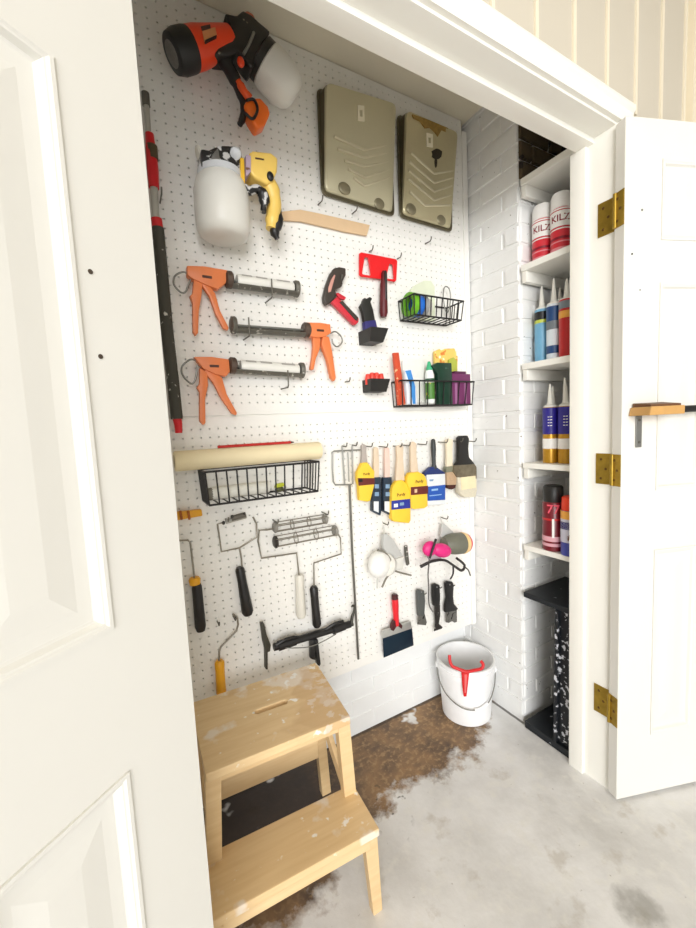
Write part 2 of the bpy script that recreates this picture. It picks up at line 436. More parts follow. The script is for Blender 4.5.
# ------------------------------------------------------------------ pegboard with real holes
def pegboard(name, x0, x1, z0, z1, holes_z, label):
    pitch = .0254; xo = -.0033
    ks = [k for k in range(-60, 1) if x0+.012 < xo+k*pitch < x1-.012]
    xs = [xo+k*pitch for k in ks]
    V = {}; verts = []; faces = []
    def v(x, y, z):
        key = (round(x,5), round(y,5), round(z,5))
        if key not in V: V[key] = len(verts); verts.append((x,y,z))
        return V[key]
    h2 = pitch/2; r = .0024; th = .005
    for z in holes_z:
        for x in xs:
            sq = [(-h2,-h2),(0,-h2),(h2,-h2),(h2,0),(h2,h2),(0,h2),(-h2,h2),(-h2,0)]
            ci = [(r*math.cos(-PI*3/4+k*PI/4), r*math.sin(-PI*3/4+k*PI/4)) for k in range(8)]
            S = [v(x+a,0,z+b_) for a, b_ in sq]; C0 = [v(x+a,0,z+b_) for a, b_ in ci]; C1 = [v(x+a,th,z+b_) for a, b_ in ci]
            for k in range(8):
                n_ = (k+1) % 8
                faces.append((S[k],S[n_],C0[n_],C0[k])); faces.append((C0[k],C0[n_],C1[n_],C1[k]))
    ax0, ax1 = xs[0]-h2, xs[-1]+h2; az0, az1 = holes_z[0]-h2, holes_z[-1]+h2
    # plain border and edges
    xb = [ax0]+[x+d for x in xs for d in (0, h2)]; zb = [az0]+[z+d for z in holes_z for d in (0, h2)]
    for i in range(len(xb)-1):
        faces.append((v(xb[i],0,z0),v(xb[i+1],0,z0),v(xb[i+1],0,az0),v(xb[i],0,az0)))
        faces.append((v(xb[i],0,az1),v(xb[i+1],0,az1),v(xb[i+1],0,z1),v(xb[i],0,z1)))
    for i in range(len(zb)-1):
        faces.append((v(x0,0,zb[i]),v(ax0,0,zb[i]),v(ax0,0,zb[i+1]),v(x0,0,zb[i+1])))
        faces.append((v(ax1,0,zb[i]),v(x1,0,zb[i]),v(x1,0,zb[i+1]),v(ax1,0,zb[i+1])))
    for (a, b_) in ((x0,ax0),(ax1,x1)):
        for (c, d_) in ((z0,az0),(az1,z1)): faces.append((v(a,0,c),v(b_,0,c),v(b_,0,d_),v(a,0,d_)))
    for q in (((x0,0,z0),(x0,th,z0),(x1,th,z0),(x1,0,z0)), ((x0,0,z1),(x1,0,z1),(x1,th,z1),(x0,th,z1)), ((x1,0,z0),(x1,th,z0),(x1,th,z1),(x1,0,z1)), ((x0,0,z0),(x0,0,z1),(x0,th,z1),(x0,th,z0))):
        faces.append(tuple(v(*p) for p in q))
    me = bpy.data.meshes.new(name); me.from_pydata(verts, [], faces); me.update(); me.materials.append(peg_white)
    bm = bmesh.new(); bm.from_mesh(me); bmesh.ops.recalc_face_normals(bm, faces=bm.faces[:]); bm.to_mesh(me); bm.free()
    o = bpy.data.objects.new(name, me); COL.objects.link(o)
    return tag(o, label, 'pegboard', 'pegboard sheets on the back wall')
hz0 = .0057
lowz = [hz0+.0254*k for k in range(14, 50)]
upz = [hz0+.0254*k for k in range(52, 96)]
pegboard('pegboard', -1.295, -.028, .328, 1.284, lowz, 'lower white pegboard sheet, below the horizontal seam, its foot above bare wall')
pegboard('pegboard', -1.295, -.028, 1.290, 2.442, upz, 'upper white pegboard sheet, above the horizontal seam, reaching the ceiling')
fur = M('furring_wood', (150,120,84), .8, var=.15)
for nm, z_ in (('trim_10', .333), ('trim_11', 1.262), ('trim_12', 2.40)):
    struct(MB().box((-1.295,.006,z_), (-.028,BACK-.001,z_+.045)), nm, fur if z_ > 2 else white_trim, smooth=False)
struct(MB().box((-.029,-.006,.326), (-.0045,BACK-.002,2.40)), 'trim_13', peg_white, smooth=False)

# ------------------------------------------------------------------ alcove shelves
SH = [(2.092,.024,'topmost white shelf board, close under the door head, with nothing visible on it'),
      (1.793,.022,'white shelf board carrying the two white and red spray cans'),
      (1.440,.022,'white shelf board carrying the blue caulk tubes'),
      (1.068,.020,'white shelf board carrying the blue and gold tubes'),
      (.748,.020,'lowest white shelf board, carrying the dark red spray can')]
for z_, th, lb in SH:
    t = thing('shelf', (.16,-.35,z_-th), lb, 'shelf', 'white shelves in the alcove')
    MB().box((-.002,-.447,z_-th), (.334,PIER-.007,z_)).build('board', shelf_white, t, smooth=False, bevel=.002)
    MB().box((.004,PIER-.026,z_-th-.040), (.30,PIER-.0065,z_-th-.0005)).build('cleat', shelf_white, t, smooth=False, bevel=.002)

# ------------------------------------------------------------------ cans and tubes in the alcove
CREAM = M('can_white', (246,244,240), .35, var=.01)
def cyl_text(mb, s, base, r, zc, size, face, space=1.0):
    def place(x, y, d):
        a = face + x/r
        rad = r + .0006 + d
        return Vector((base.x+rad*math.cos(a), base.y+rad*math.sin(a), zc+y))
    return text_into(mb, s, place, size, .0003, space)
def band(mb, base, r, z0, z1, seg=28):
    return mb.lathe(base+Vector((0,0,z0)), base+Vector((0,0,z1)), [(0,r-.002),(0,r),(1,r),(1,r-.002)], seg)
def face_ang(base): return math.atan2(CAM.y-base.y, CAM.x-base.x)

def kilz(base, label):
    t = thing('spray_can', base, label, 'spray can', 'white and red primer cans')
    base = Vector(base); r = .0345
    MB().lathe(base, base+Vector((0,0,.150)), [(0,r-.003),(.02,r),(.96,r),(1,r-.004)]).build('can_body', M('primer_red', (222,52,66), .35, var=.03), t)
    mb = MB(); band(mb, base, r+.0006, .078, .146); lbl = mb.build('label_band', CREAM, t)
    MB().lathe(base+Vector((0,0,.150)), base+Vector((0,0,.206)), [(0,r-.003),(.04,r-.001),(.7,r-.0015),(.93,r-.006),(1,r-.013)]).build('cap', CREAM, t)
    a = face_ang(base)
    mb = MB(); cyl_text(mb, 'KILZ', base, r+.0006, .114, .030, a-.12, 1.0); mb_o = None
    for v in mb.bm.verts: v.co.z += base.z
    mb.build('lettering', M('maroon_ink', (140,22,44), .4), lbl, smooth=False)
    for za, zb_ in ((.138,.141),(.082,.087)): mb = MB(); band(mb, base, r+.0009, za, zb_); mb.build('stripe', M('red_ink', (196,40,56), .4), lbl)
    for za, zb_ in ((.036,.040),(.006,.020)): mb = MB(); band(mb, base, r+.0009, za, zb_); mb.build('lower_stripe', M('pink_ink', (240,150,160), .4), t)
    mb = MB(); band(mb, base, r+.0012, .046, .054); mb.build('dark_stripe', M('maroon_ink', (140,22,44), .4), t)
kilz((.068,-.290,1.793), 'white and red primer spray can set deeper in the shelf, left of its twin')
kilz((.060,-.367,1.793), 'white and red primer spray can nearest the door jamb')

def caulk(base, label, body, bands, group, nz=.085, h=.195, r=.0245, tilt=0, text=None, tc=None):
    t = thing('caulk_tube', base, label, 'caulk tube', group); base = Vector(base)
    MB().lathe(base, base+Vector((0,0,h)), [(0,r-.002),(.01,r),(.985,r),(1,r-.002)], 24).build('cartridge', body, t)
    for (z0, z1, mt) in bands:
        mb = MB(); band(mb, base, r+.0006, z0*h, z1*h, 24); mb.build('label_band', mt, t)
    top = base+Vector((0,0,h))
    MB().lathe(top, top+Vector((tilt,0,nz)), [(0,r-.003),(.06,r-.003),(.12,.012),(.2,.0095),(.6,.0065),(1,.0028)], 16).build('nozzle', M('nozzle_white', (240,238,230), .4, var=.01), t)
    if text:
        mb = MB()
        a = face_ang(base)
        def place(x, y, d):
            an = a - y/r
            return Vector((base.x+(r+.0012+d)*math.cos(an), base.y+(r+.0012+d)*math.sin(an), base.z+text[1]*h+x))
        text_into(mb, text[0], place, text[2], .0003)
        mb.build('lettering', tc or CREAM, t, smooth=False)
LB = M('label_light_blue', (120,180,214), .4, var=.06); WB = M('label_pale', (222,232,240), .4, var=.03)
NB = M('label_navy', (34,74,128), .4, var=.1); KB = M('label_black', (30,32,34), .4); YG = M('label_lime', (206,218,90), .4)
GY = M('label_grey', (120,130,138), .4, var=.12); RD = M('label_red', (196,34,36), .4); AM = M('label_amber', (236,170,70), .4)
G2 = 'caulk tubes on the second shelf'
caulk((.074,-.282,1.440), 'light blue caulk tube with a lime stripe, next to the alcove wall', LB, [(.80,.95,KB),(.74,.80,YG),(.1,.70,LB)], G2)
caulk((.128,-.318,1.440), 'grey and black caulk tube standing behind the blue ones', GY, [(.84,.95,KB),(.45,.7,WB)], G2, nz=.075)
caulk((.058,-.340,1.440), 'dark blue and white caulk tube in the middle of its row', WB, [(.70,.96,NB),(.55,.7,GY),(.12,.26,NB)], G2, nz=.09)
caulk((.098,-.376,1.440), 'black and white caulk tube behind the red one', GY, [(.80,.97,KB),(.6,.72,CREAM)], G2, nz=.085)
caulk((.045,-.396,1.440), 'red caulk tube with an amber band beside the door jamb', RD, [(.84,.97,GY),(.68,.80,AM)], G2, nz=.07)
BL = M('label_royal_blue', (42,34,140), .4, var=.06); GO = M('label_gold', (196,146,40), .3, .4, var=.1); BG = M('label_blue_grey', (120,122,160), .4)
G3 = 'blue and gold tubes on the third shelf'
def bg(base, label, nz=.085, tilt=0):
    caulk(base, label, GO, [(.52,.99,BL),(.26,.44,CREAM)], G3, nz=nz, h=.205, r=.0255, tilt=tilt, text=('ADHESIVE'[:0] or 'I I I I', .75, .020), tc=CREAM)
bg((.058,-.325,1.068), 'blue and gold adhesive tube at the open left end of its row')
bg((.064,-.381,1.068), 'blue and gold adhesive tube second in its row, next to the jamb', .10, -.006)
bg((.118,-.350,1.068), 'blue and gold adhesive tube standing in the gap behind the front pair', .075)
bg((.130,-.402,1.068), 'blue and gold adhesive tube farthest back by the jamb', .08)
bg((.120,-.295,1.068), 'blue and gold adhesive tube at the back against the alcove wall', .08)

def spray(base, label, r, h, body, cap, caph, bands, text=None, tcol=None, face=0):
    t = thing('spray_can', base, label, 'spray can', 'spray cans on the lowest shelf'); base = Vector(base)
    MB().lathe(base, base+Vector((0,0,h)), [(0,r-.003),(.015,r),(.95,r),(1,r-.006)]).build('can_body', body, t)
    c0 = base+Vector((0,0,h))
    MB().lathe(c0-Vector((0,0,.004)), c0+Vector((0,0,caph)), [(0,r-.003),(.05,r-.002),(.9,r-.003),(1,r-.008)]).build('cap', cap, t)
    for z0, z1, mt in bands:
        mb = MB(); band(mb, base, r+.0006, z0*h, z1*h); mb.build('label_band', mt, t)
    a = face_ang(base)
    for (s, zc, sz, mt) in (text or []):
        mb = MB(); cyl_text(mb, s, base, r+.001, zc*h, sz, a); 
        for v in mb.bm.verts: v.co.z += base.z
        mb.build('lettering', mt, t, smooth=False)
DR = M('can_dark_red', (118,18,34), .3, var=.12)
spray((.034,-.352,.748), 'dark red spray can with black cap on the lowest shelf', .0365, .185, DR, black_pl, .055,
      [(.10,.16,M('pale_pink_ink', (226,170,180), .4)), (.20,.30,M('pale_pink_ink', (226,170,180), .4)), (.62,.66,RD)],
      [('77', .84, .045, M('pink_red', (226,84,104), .4)), ('|', .50, .075, CREAM)])
spray((.020,-.425,.748), 'blue and white spray can with orange-red cap beside the jamb', .0300, .165, M('can_blue', (62,72,160), .35), M('cap_orange_red', (240,66,28), .4), .045,
      [(.80,.97,AM), (.30,.80,M('can_pale', (206,206,222), .4)), (.58,.74,BL)], [('OFF'[:0] or '#', .42, .03, M('brown_ink', (110,60,40), .4))])

# ------------------------------------------------------------------ black paint-spattered stand in the alcove
bl = M('spattered_black_paint', (20,26,32), .5, var=.3, splat=[((196,200,206), 38, .69)])
bl2 = M('heavily_spattered_black_paint', (22,26,32), .5, var=.3, splat=[((206,208,214), 60, .57)])
t = thing('work_stand', (.10,-.35,0), 'black paint-spattered wooden stand under the lowest shelf', 'stand')
MB().box((-.018,-.4465,.545), (.25,-.262,.566)).build('top_board', bl, t, smooth=False, bevel=.003)
MB().box((-.018,-.4465,.001), (.22,-.262,.030)).build('base_board', bl, t, smooth=False, bevel=.003)
MB().box((-.006,-.4455,.030), (.22,-.385,.545)).build('upright', bl2, t, smooth=False, bevel=.003)
MB().beam((-.012,-.392,.032), (-.012,-.400,.544), .012, .018, up=(1,0,0)).build('edge_strip', bl2, t, smooth=False, bevel=.002)

# ------------------------------------------------------------------ bucket
bc = Vector((-.138,-.066,0)); BH = .245
t = thing('bucket', bc, 'white plastic paint bucket standing in the corner by the brick pier', 'bucket')
wht = M('bucket_white', (248,248,248), .4, var=.01)
R0, R1 = .1, .117
pf = [(0,R0-.004),(.01,R0),(.80,R1-.004),(.82,R1+.003),(.90,R1+.003),(.91,R1-.002),(.985,R1),(.99,R1+.004),(1.0,R1+.003),(1.0,R1-.004),(.9,R1-.006),(.05,R0-.006),(.045,.02)]
MB().lathe(bc, bc+Vector((0,0,BH)), pf, 40).build('pail', wht, t)
va = math.atan2(CAM.y-bc.y, CAM.x-bc.x)
def onb(a, z_, off=0): 
    rr = R0+(R1-R0)*z_/BH+off
    return bc+Vector((rr*math.cos(va+a), rr*math.sin(va+a), z_))
hp = [onb(-1.35,.205,.006), onb(-1.15,.165,.009), onb(-.7,.122,.010), onb(-.15,.093,.011), onb(.35,.088,.011), onb(.8,.105,.011), onb(1.2,.150,.009), onb(1.45,.2,.006)]
MB().tube(hp, .0022, 8, smooth=6).build('bail_wire', zinc, t)
MB().tube([onb(.28,.0875,.011), onb(.5,.091,.011), onb(.78,.103,.011)], .0065, 10, smooth=3).build('bail_grip', wht, t)
for a in (-1.4, 1.5): MB().lathe(onb(a,.205,-.002), onb(a,.205,.010), [(0,.014),(1,.011)], 14).build('ear', wht, t)
# red hook clipped over the bucket's rim
nv = Vector((math.cos(va), math.sin(va), 0)); q0 = bc+nv*(R1+.008)
B8 = lambda a, b_, off=0: PN(430+a/8.7, 630+b_/8.7, q0+nv*off, nv)
t = thing('bucket_hook', B8(305,570), 'red plastic paddle hook clipped over the bucket rim', 'hook')
MB().tube([B8(170,218,-.012), B8(172,262,-.006), B8(192,312,.0), B8(245,338), B8(312,362), B8(378,352), B8(448,335), B8(462,300,-.006), B8(440,268,-.012)], [.0062,.0062,.0060,.0062,.007,.0062,.0060,.0062,.0062], 10, smooth=4).build('hook_arms', red, t)
MB().prism([B8(272,362,-.004),B8(342,362,-.004),B8(330,470,-.004),B8(318,572,-.004),B8(292,572,-.004),B8(280,470,-.004)], nv*.006).build('paddle', red, t, bevel=.002)
MB().prism([B8(300,385,.002),B8(322,385,.002),B8(314,545,.002),B8(300,545,.002)], nv*.0018).build('paddle_rib', M('pale_red', (238,110,110), .4), t, bevel=.0006)

# ------------------------------------------------------------------ step stool
def stool_mat(name, splat, th1, th2, cx=None):
    mt = bpy.data.materials.new(name); mt.use_nodes = True; nt = mt.node_tree; b = nt.nodes['Principled BSDF']; N = nt.nodes.new; L = nt.links.new
    tc = N('ShaderNodeTexCoord'); mp = N('ShaderNodeMapping'); mp.inputs['Scale'].default_value = (4, 42, 42); L(tc.outputs['Object'], mp.inputs[0])
    gr = N('ShaderNodeTexNoise'); gr.inputs['Scale'].default_value = 1.6; gr.inputs['Detail'].default_value = 4; L(mp.outputs[0], gr.inputs['Vector'])
    mx = N('ShaderNodeMix'); mx.data_type = 'RGBA'; L(gr.outputs['Fac'], mx.inputs[0]); mx.inputs[6].default_value = (*lin((214,178,126)),1); mx.inputs[7].default_value = (*lin((240,212,166)),1)
    out = mx.outputs[2]
    if splat:
        sp = N('ShaderNodeSeparateXYZ'); L(tc.outputs['Object'], sp.inputs[0])
        rg = N('ShaderNodeMapRange'); L(sp.outputs[0], rg.inputs[0]); rg.inputs[1].default_value = splat[0]; rg.inputs[2].default_value = splat[1]; rg.inputs[3].default_value = 0; rg.inputs[4].default_value = .14
        for sc, th, colr, fac in ((9, th1, (238,226,212), .8), (34, th2, (250,246,240), .9), (5, th1-.02, (206,168,120), .55)):
            n2 = N('ShaderNodeTexNoise'); n2.inputs['Scale'].default_value = sc; n2.inputs['Detail'].default_value = 4; L(tc.outputs['Object'], n2.inputs['Vector'])
            ad = N('ShaderNodeMath'); ad.operation = 'ADD'; L(n2.outputs['Fac'], ad.inputs[0]); L(rg.outputs[0], ad.inputs[1])
            r2 = N('ShaderNodeMapRange'); L(ad.outputs[0], r2.inputs[0]); r2.inputs[1].default_value = th; r2.inputs[2].default_value = th+.05; r2.inputs[4].default_value = fac
            m2 = N('ShaderNodeMix'); m2.data_type = 'RGBA'; L(r2.outputs[0], m2.inputs[0]); L(out, m2.inputs[6]); m2.inputs[7].default_value = (*lin(colr),1); out = m2.outputs[2]
    L(out, b.inputs['Base Color']); b.inputs['Roughness'].default_value = .45
    return mt
st_plain = stool_mat('pine_plain', None, 0, 0)
st_top = stool_mat('pine_paint_splashed', (.0, .16), .59, .66)
st_low = stool_mat('pine_lightly_splashed', (-.2, .7), .62, .68)
SXC = -1.049
stool_root = t = thing('step_stool', (SXC,-.30,0), 'pale wooden two-step stool with white paint splashes, near the left door', 'step stool')
T = [(-1.226,-.392),(-.874,-.392),(-.862,-.126),(-1.236,-.126)]
slot = []
a0, a1 = PZ(252,714,.5), PZ(288,700,.5)
cx_, cy_ = (a0.x+a1.x)/2, (a0.y+a1.y)/2
for k in range(14):
    an = 2*PI*k/14; sx_ = .036 if math.cos(an) > 0 else -.036
    slot.append((cx_+sx_+.009*math.cos(an), cy_+.009*math.sin(an), .478))
mb = MB(); mb.prism([(x,y,.478) for x, y in T], (0,0,.022), holes=[slot]); mb.build('top_step', st_top, t, smooth=False, bevel=.003, seg=2, angle=50)
MB().box((-1.205,-.378,.458), (-.894,-.362,.479)).build('front_apron', st_plain, t, smooth=False, bevel=.0015)
MB().box((-1.225,-.128,.180), (-.873,-.112,.300)).build('rear_rail', st_plain, t, smooth=False, bevel=.0015)
for sgn in (1,-1):
    X = lambda d: SXC + sgn*d
    MB().box((min(X(.158),X(.172)),-.362,.440), (max(X(.158),X(.172)),-.150,.479)).build('side_apron', st_plain, t, smooth=False, bevel=.0015)
    MB().beam((X(.161),-.368,.479), (X(.176),-.358,.215), .034, .026, up=(0,1,0)).build('leg', st_plain, t, smooth=False, bevel=.002)
    MB().beam((X(.170),-.142,.478), (X(.212),-.075,.0), .032, .026, up=(0,1,0)).build('rear_leg', st_plain, t, smooth=False, bevel=.002)
    MB().beam((X(.176),-.462,.246), (X(.196),-.444,.0), .036, .024, up=(0,1,0), w1=.026).build('short_leg', st_plain, t, smooth=False, bevel=.002)
    MB().beam((X(.168),-.150,.42), (X(.178),-.360,.225), .014, .030, up=(0,0,1)).build('brace', st_plain, t, smooth=False, bevel=.0015)
    MB().box((min(X(.168),X(.184)),-.462,.205), (max(X(.168),X(.184)),-.350,.246)).build('side_rail', st_plain, t, smooth=False, bevel=.0015)
MB().box((-1.243,-.486,.246), (-.855,-.345,.266)).build('lower_step', st_low, t, smooth=False, bevel=.003)
MB().box((-1.222,-.476,.212), (-.876,-.462,.246)).build('lower_apron', st_plain, t, smooth=False, bevel=.0015)

stool_root.rotation_euler.z = math.radians(-3.2)
# ------------------------------------------------------------------ peg hooks
def hook(u, v, label, out=.045, group='metal peg hooks', up=.012):
    p = P(u, v, 0)
    mb = MB(); mb.tube([p+Vector((0,.004,.0)), p+Vector((0,-.006,0)), p+Vector((0,-out,-.002)), p+Vector((0,-out-.006,.004)), p+Vector((0,-out-.008,up))], .0022, 8)
    return tag(mb.build('peg_hook', dark_mt), label, 'peg hook', group)

# ------------------------------------------------------------------ paint sprayers
A1 = K(155,5,4.35)
y = -.085
t = thing('paint_sprayer', A1(370,520,-.05), 'orange and black handheld paint sprayer hung tilted at the top left', 'paint sprayer', 'electric paint sprayers')
a, b_ = A1(106,206,y), A1(330,150,y)
MB().lathe(a, b_, [(.0,.040),(.10,.0465),(.35,.0455),(.6,.040),(.85,.035),(.97,.032),(1,.026)], 32).build('motor_housing', red_or, t)
ax = (b_-a)
MB().lathe(a-ax*.14, a+ax*.20, [(0,.036),(.06,.042),(.4,.0475),(.85,.0475),(1,.0462)], 32).build('rear_cap', black_pl, t)
MB().lathe(a-ax*.165, a-ax*.125, [(0,.020),(.6,.027),(1,.031)], 24).build('grille', M('grille_grey', (116,112,106), .5, var=.3, scale=220), t)
q = A1(240,120,y-.0575)
MB().prism([A1(205,112,y-.046),A1(262,95,y-.043),A1(270,130,y-.043),A1(215,155,y-.047)], (0,.010,0)).build('label_plate', M('label_tan', (228,150,96), .5), t, bevel=.001)
mb = MB()
mb.prism([A1(218,152,y-.048),A1(268,130,y-.045),A1(269,136,y-.045),A1(220,160,y-.048)], (0,.008,0)); mb.build('label_bar', black_pl, t)
mb = MB(); mb.prism([A1(200,92,y-.045),A1(240,84,y-.041),A1(242,100,y-.042),A1(205,110,y-.046)], (0,.010,0)); mb.build('label_text', M('dark_ink', (70,40,30), .5), t)
body = [A1(292,72,y),A1(345,84,y),A1(372,60,y),A1(410,80,y),A1(438,108,y),A1(490,150,y),A1(470,185,y),A1(440,250,y),A1(410,310,y),A1(372,262,y),A1(352,232,y),A1(300,255,y),A1(250,250,y),A1(262,215,y),A1(325,190,y),A1(318,120,y)]
MB().prism([p+Vector((0,-.028,0)) for p in body], (0,.056,0)).build('gun_body', M('grimy_black_plastic', (30,28,25), .4, var=.2, splat=((150,140,120), 30, .70)), t, bevel=.008, seg=3)
c = A1(388,84,y); d_ = A1(421,70,y)-c
MB().lathe(c-d_*.3, c+d_*.5, [(0,.020),(.6,.0225),(1,.018)], 22).build('nozzle_ring', M('ring_grime', (72,62,46), .5, var=.3), t)
MB().lathe(c+d_*.4, c+d_*1.05, [(0,.020),(.5,.020),(1,.015)], 22).build('air_cap', M('dull_orange', (206,104,66), .45), t)
MB().tube([A1(385,215,y-.03),A1(410,170,y-.034),A1(430,120,y-.03)], .004, 8, smooth=4).build('steel_pin', grey_mt, t)
MB().ell(A1(373,248,y-.032), .010,.008,.013).build('trigger_lock', red_or, t)
MB().tube([A1(300,240,y),A1(340,310,y),A1(370,380,y),A1(388,440,y),A1(380,495,y),A1(368,520,y)], [.020,.017,.013,.011,.009,.0075], 14, smooth=4).build('handle', black_pl, t)
MB().tube([A1(362,330,y-.012),A1(385,375,y-.012),A1(412,410,y-.01)], [.008,.011,.012], 10, smooth=4).build('trigger', M('deep_orange', (236,86,30), .4), t)
mb = MB(); mb.prism([A1(388,432,y-.02),A1(405,402,y-.02),A1(460,400,y-.02),A1(495,440,y-.02),A1(503,470,y-.02),A1(480,520,y-.02),A1(445,538,y-.02),A1(415,490,y-.02)], (0,.04,0)); mb.build('handle_end', orange_b, t, bevel=.01, seg=3)
MB().tube([A1(398,415,y-.024),A1(430,412,y-.025),A1(446,455,y-.025),A1(425,495,y-.024),A1(392,470,y-.024)], .0038, 8, smooth=4).build('handle_trim', black_pl, t)
c0, c1 = A1(462,235,y), A1(610,402,y)
MB().lathe(c0+(c0-c1)*.10, c0+(c1-c0)*.12, [(0,.036),(.2,.054),(.9,.055),(1,.05)], 28).build('cup_lid', M('lid_black', (40,38,34), .4), t)
MB().lathe(c0+(c1-c0)*.08, c1, [(0,.050),(.06,.0575),(.3,.060),(.62,.058),(.86,.049),(.97,.036),(1,.026)], 32).build('cup', milky, t)
hook(157+370/4.35-2, 5+520/4.35, 'peg hook under the handle of the orange sprayer', .05)

A2 = K(185,130,6.327)
y = -.09
t = thing('paint_sprayer', A2(240,720,y), 'yellow handheld paint sprayer with big white cup, below the orange one', 'paint sprayer', 'electric paint sprayers')
MB().lathe(A2(222,285,y), A2(250,692,y), [(0,.050),(.03,.056),(.08,.0575),(.12,.064),(.3,.0725),(.6,.073),(.85,.071),(.95,.064),(1,.05)], 32).build('cup', milky, t)
MB().lathe(A2(219,268,y), A2(224,318,y), [(0,.050),(.1,.058),(.9,.059),(1,.056)], 30).build('cup_lid', M('lid_grey_white', (210,212,214), .4), t)
mb = MB(); mb.prism([A2(100,115,y-.03),A2(150,125,y-.03),A2(215,95,y-.03),A2(350,100,y-.03),A2(370,200,y-.03),A2(345,285,y-.03),A2(240,250,y-.03),A2(105,235,y-.03)], (0,.06,0))
mb.build('gun_body', M('spattered_gun_black', (34,33,32), .4, var=.2, splat=[((206,204,200), 55, .53)]), t, bevel=.006, seg=2)
MB().prism([A2(175,150,y-.036),A2(210,110,y-.036),A2(235,250,y-.036),A2(150,245,y-.036)], (0,.02,0)).build('collar_plate', grey_mt, t, bevel=.003)
MB().lathe(A2(118,165,y), A2(86,170,y), [(0,.018),(.3,.025),(.7,.026),(1,.020)], 24, sx=.8).build('nozzle_cap', M('nozzle_cap_white', (226,222,208), .45), t)
mb = MB(); mb.prism([A2(408,140,y-.03),A2(430,128,y-.03),A2(545,140,y-.03),A2(590,175,y-.03),A2(585,260,y-.03),A2(555,330,y-.03),A2(520,345,y-.03),A2(430,290,y-.03),A2(405,250,y-.03)], (0,.06,0)); mb.build('motor_housing', M('sprayer_yellow', (242,204,104), .4, var=.05), t, bevel=.012, seg=3)
MB().prism([A2(385,150,y-.033),A2(420,158,y-.033),A2(420,262,y-.033),A2(385,300,y-.033)], (0,.062,0)).build('motor_band', M('lavender_grey', (182,160,178), .5, splat=((110,70,40), 40, .66)), t, bevel=.005)
MB().prism([A2(350,170,y-.036),A2(376,176,y-.036),A2(382,338,y-.036),A2(350,335,y-.036)], (0,.05,0)).build('front_strap', yellow, t, bevel=.004)
MB().tube([A2(355,345,y-.02),A2(400,385,y-.02),A2(460,375,y-.02),A2(500,430,y-.02),A2(495,520,y-.02)], [.009,.012,.012,.016,.009], 10, smooth=4).build('trigger', M('spattered_gun_black', (34,33,32)), t)
MB().tube([A2(490,310,y),A2(540,380,y),A2(562,470,y),A2(553,560,y),A2(545,628,y)], [.030,.026,.022,.020,.016], 16, smooth=4).build('handle', M('sprayer_yellow', (240,196,84)), t)
MB().tube([A2(590,500,y+.006),A2(586,590,y),A2(566,640,y),A2(585,690,y)], [.010,.016,.014,.008], 10, smooth=3).build('handle_base', black_pl, t)
MB().ell(A2(540,293,y-.032), .010,.006,.013).build('power_button', black_pl, t)
MB().prism([A2(445,172,y-.0315),A2(500,182,y-.0315),A2(500,190,y-.0315),A2(445,182,y-.0315)], (0,.003,0)).build('marking', M('dark_ink', (70,40,30)), t)
MB().lathe(A2(320,150,y-.028), A2(320,150,y-.040), [(0,.016),(.7,.014),(1,.006)], 16).build('dial', M('lid_grey_white', (210,212,214)), t)

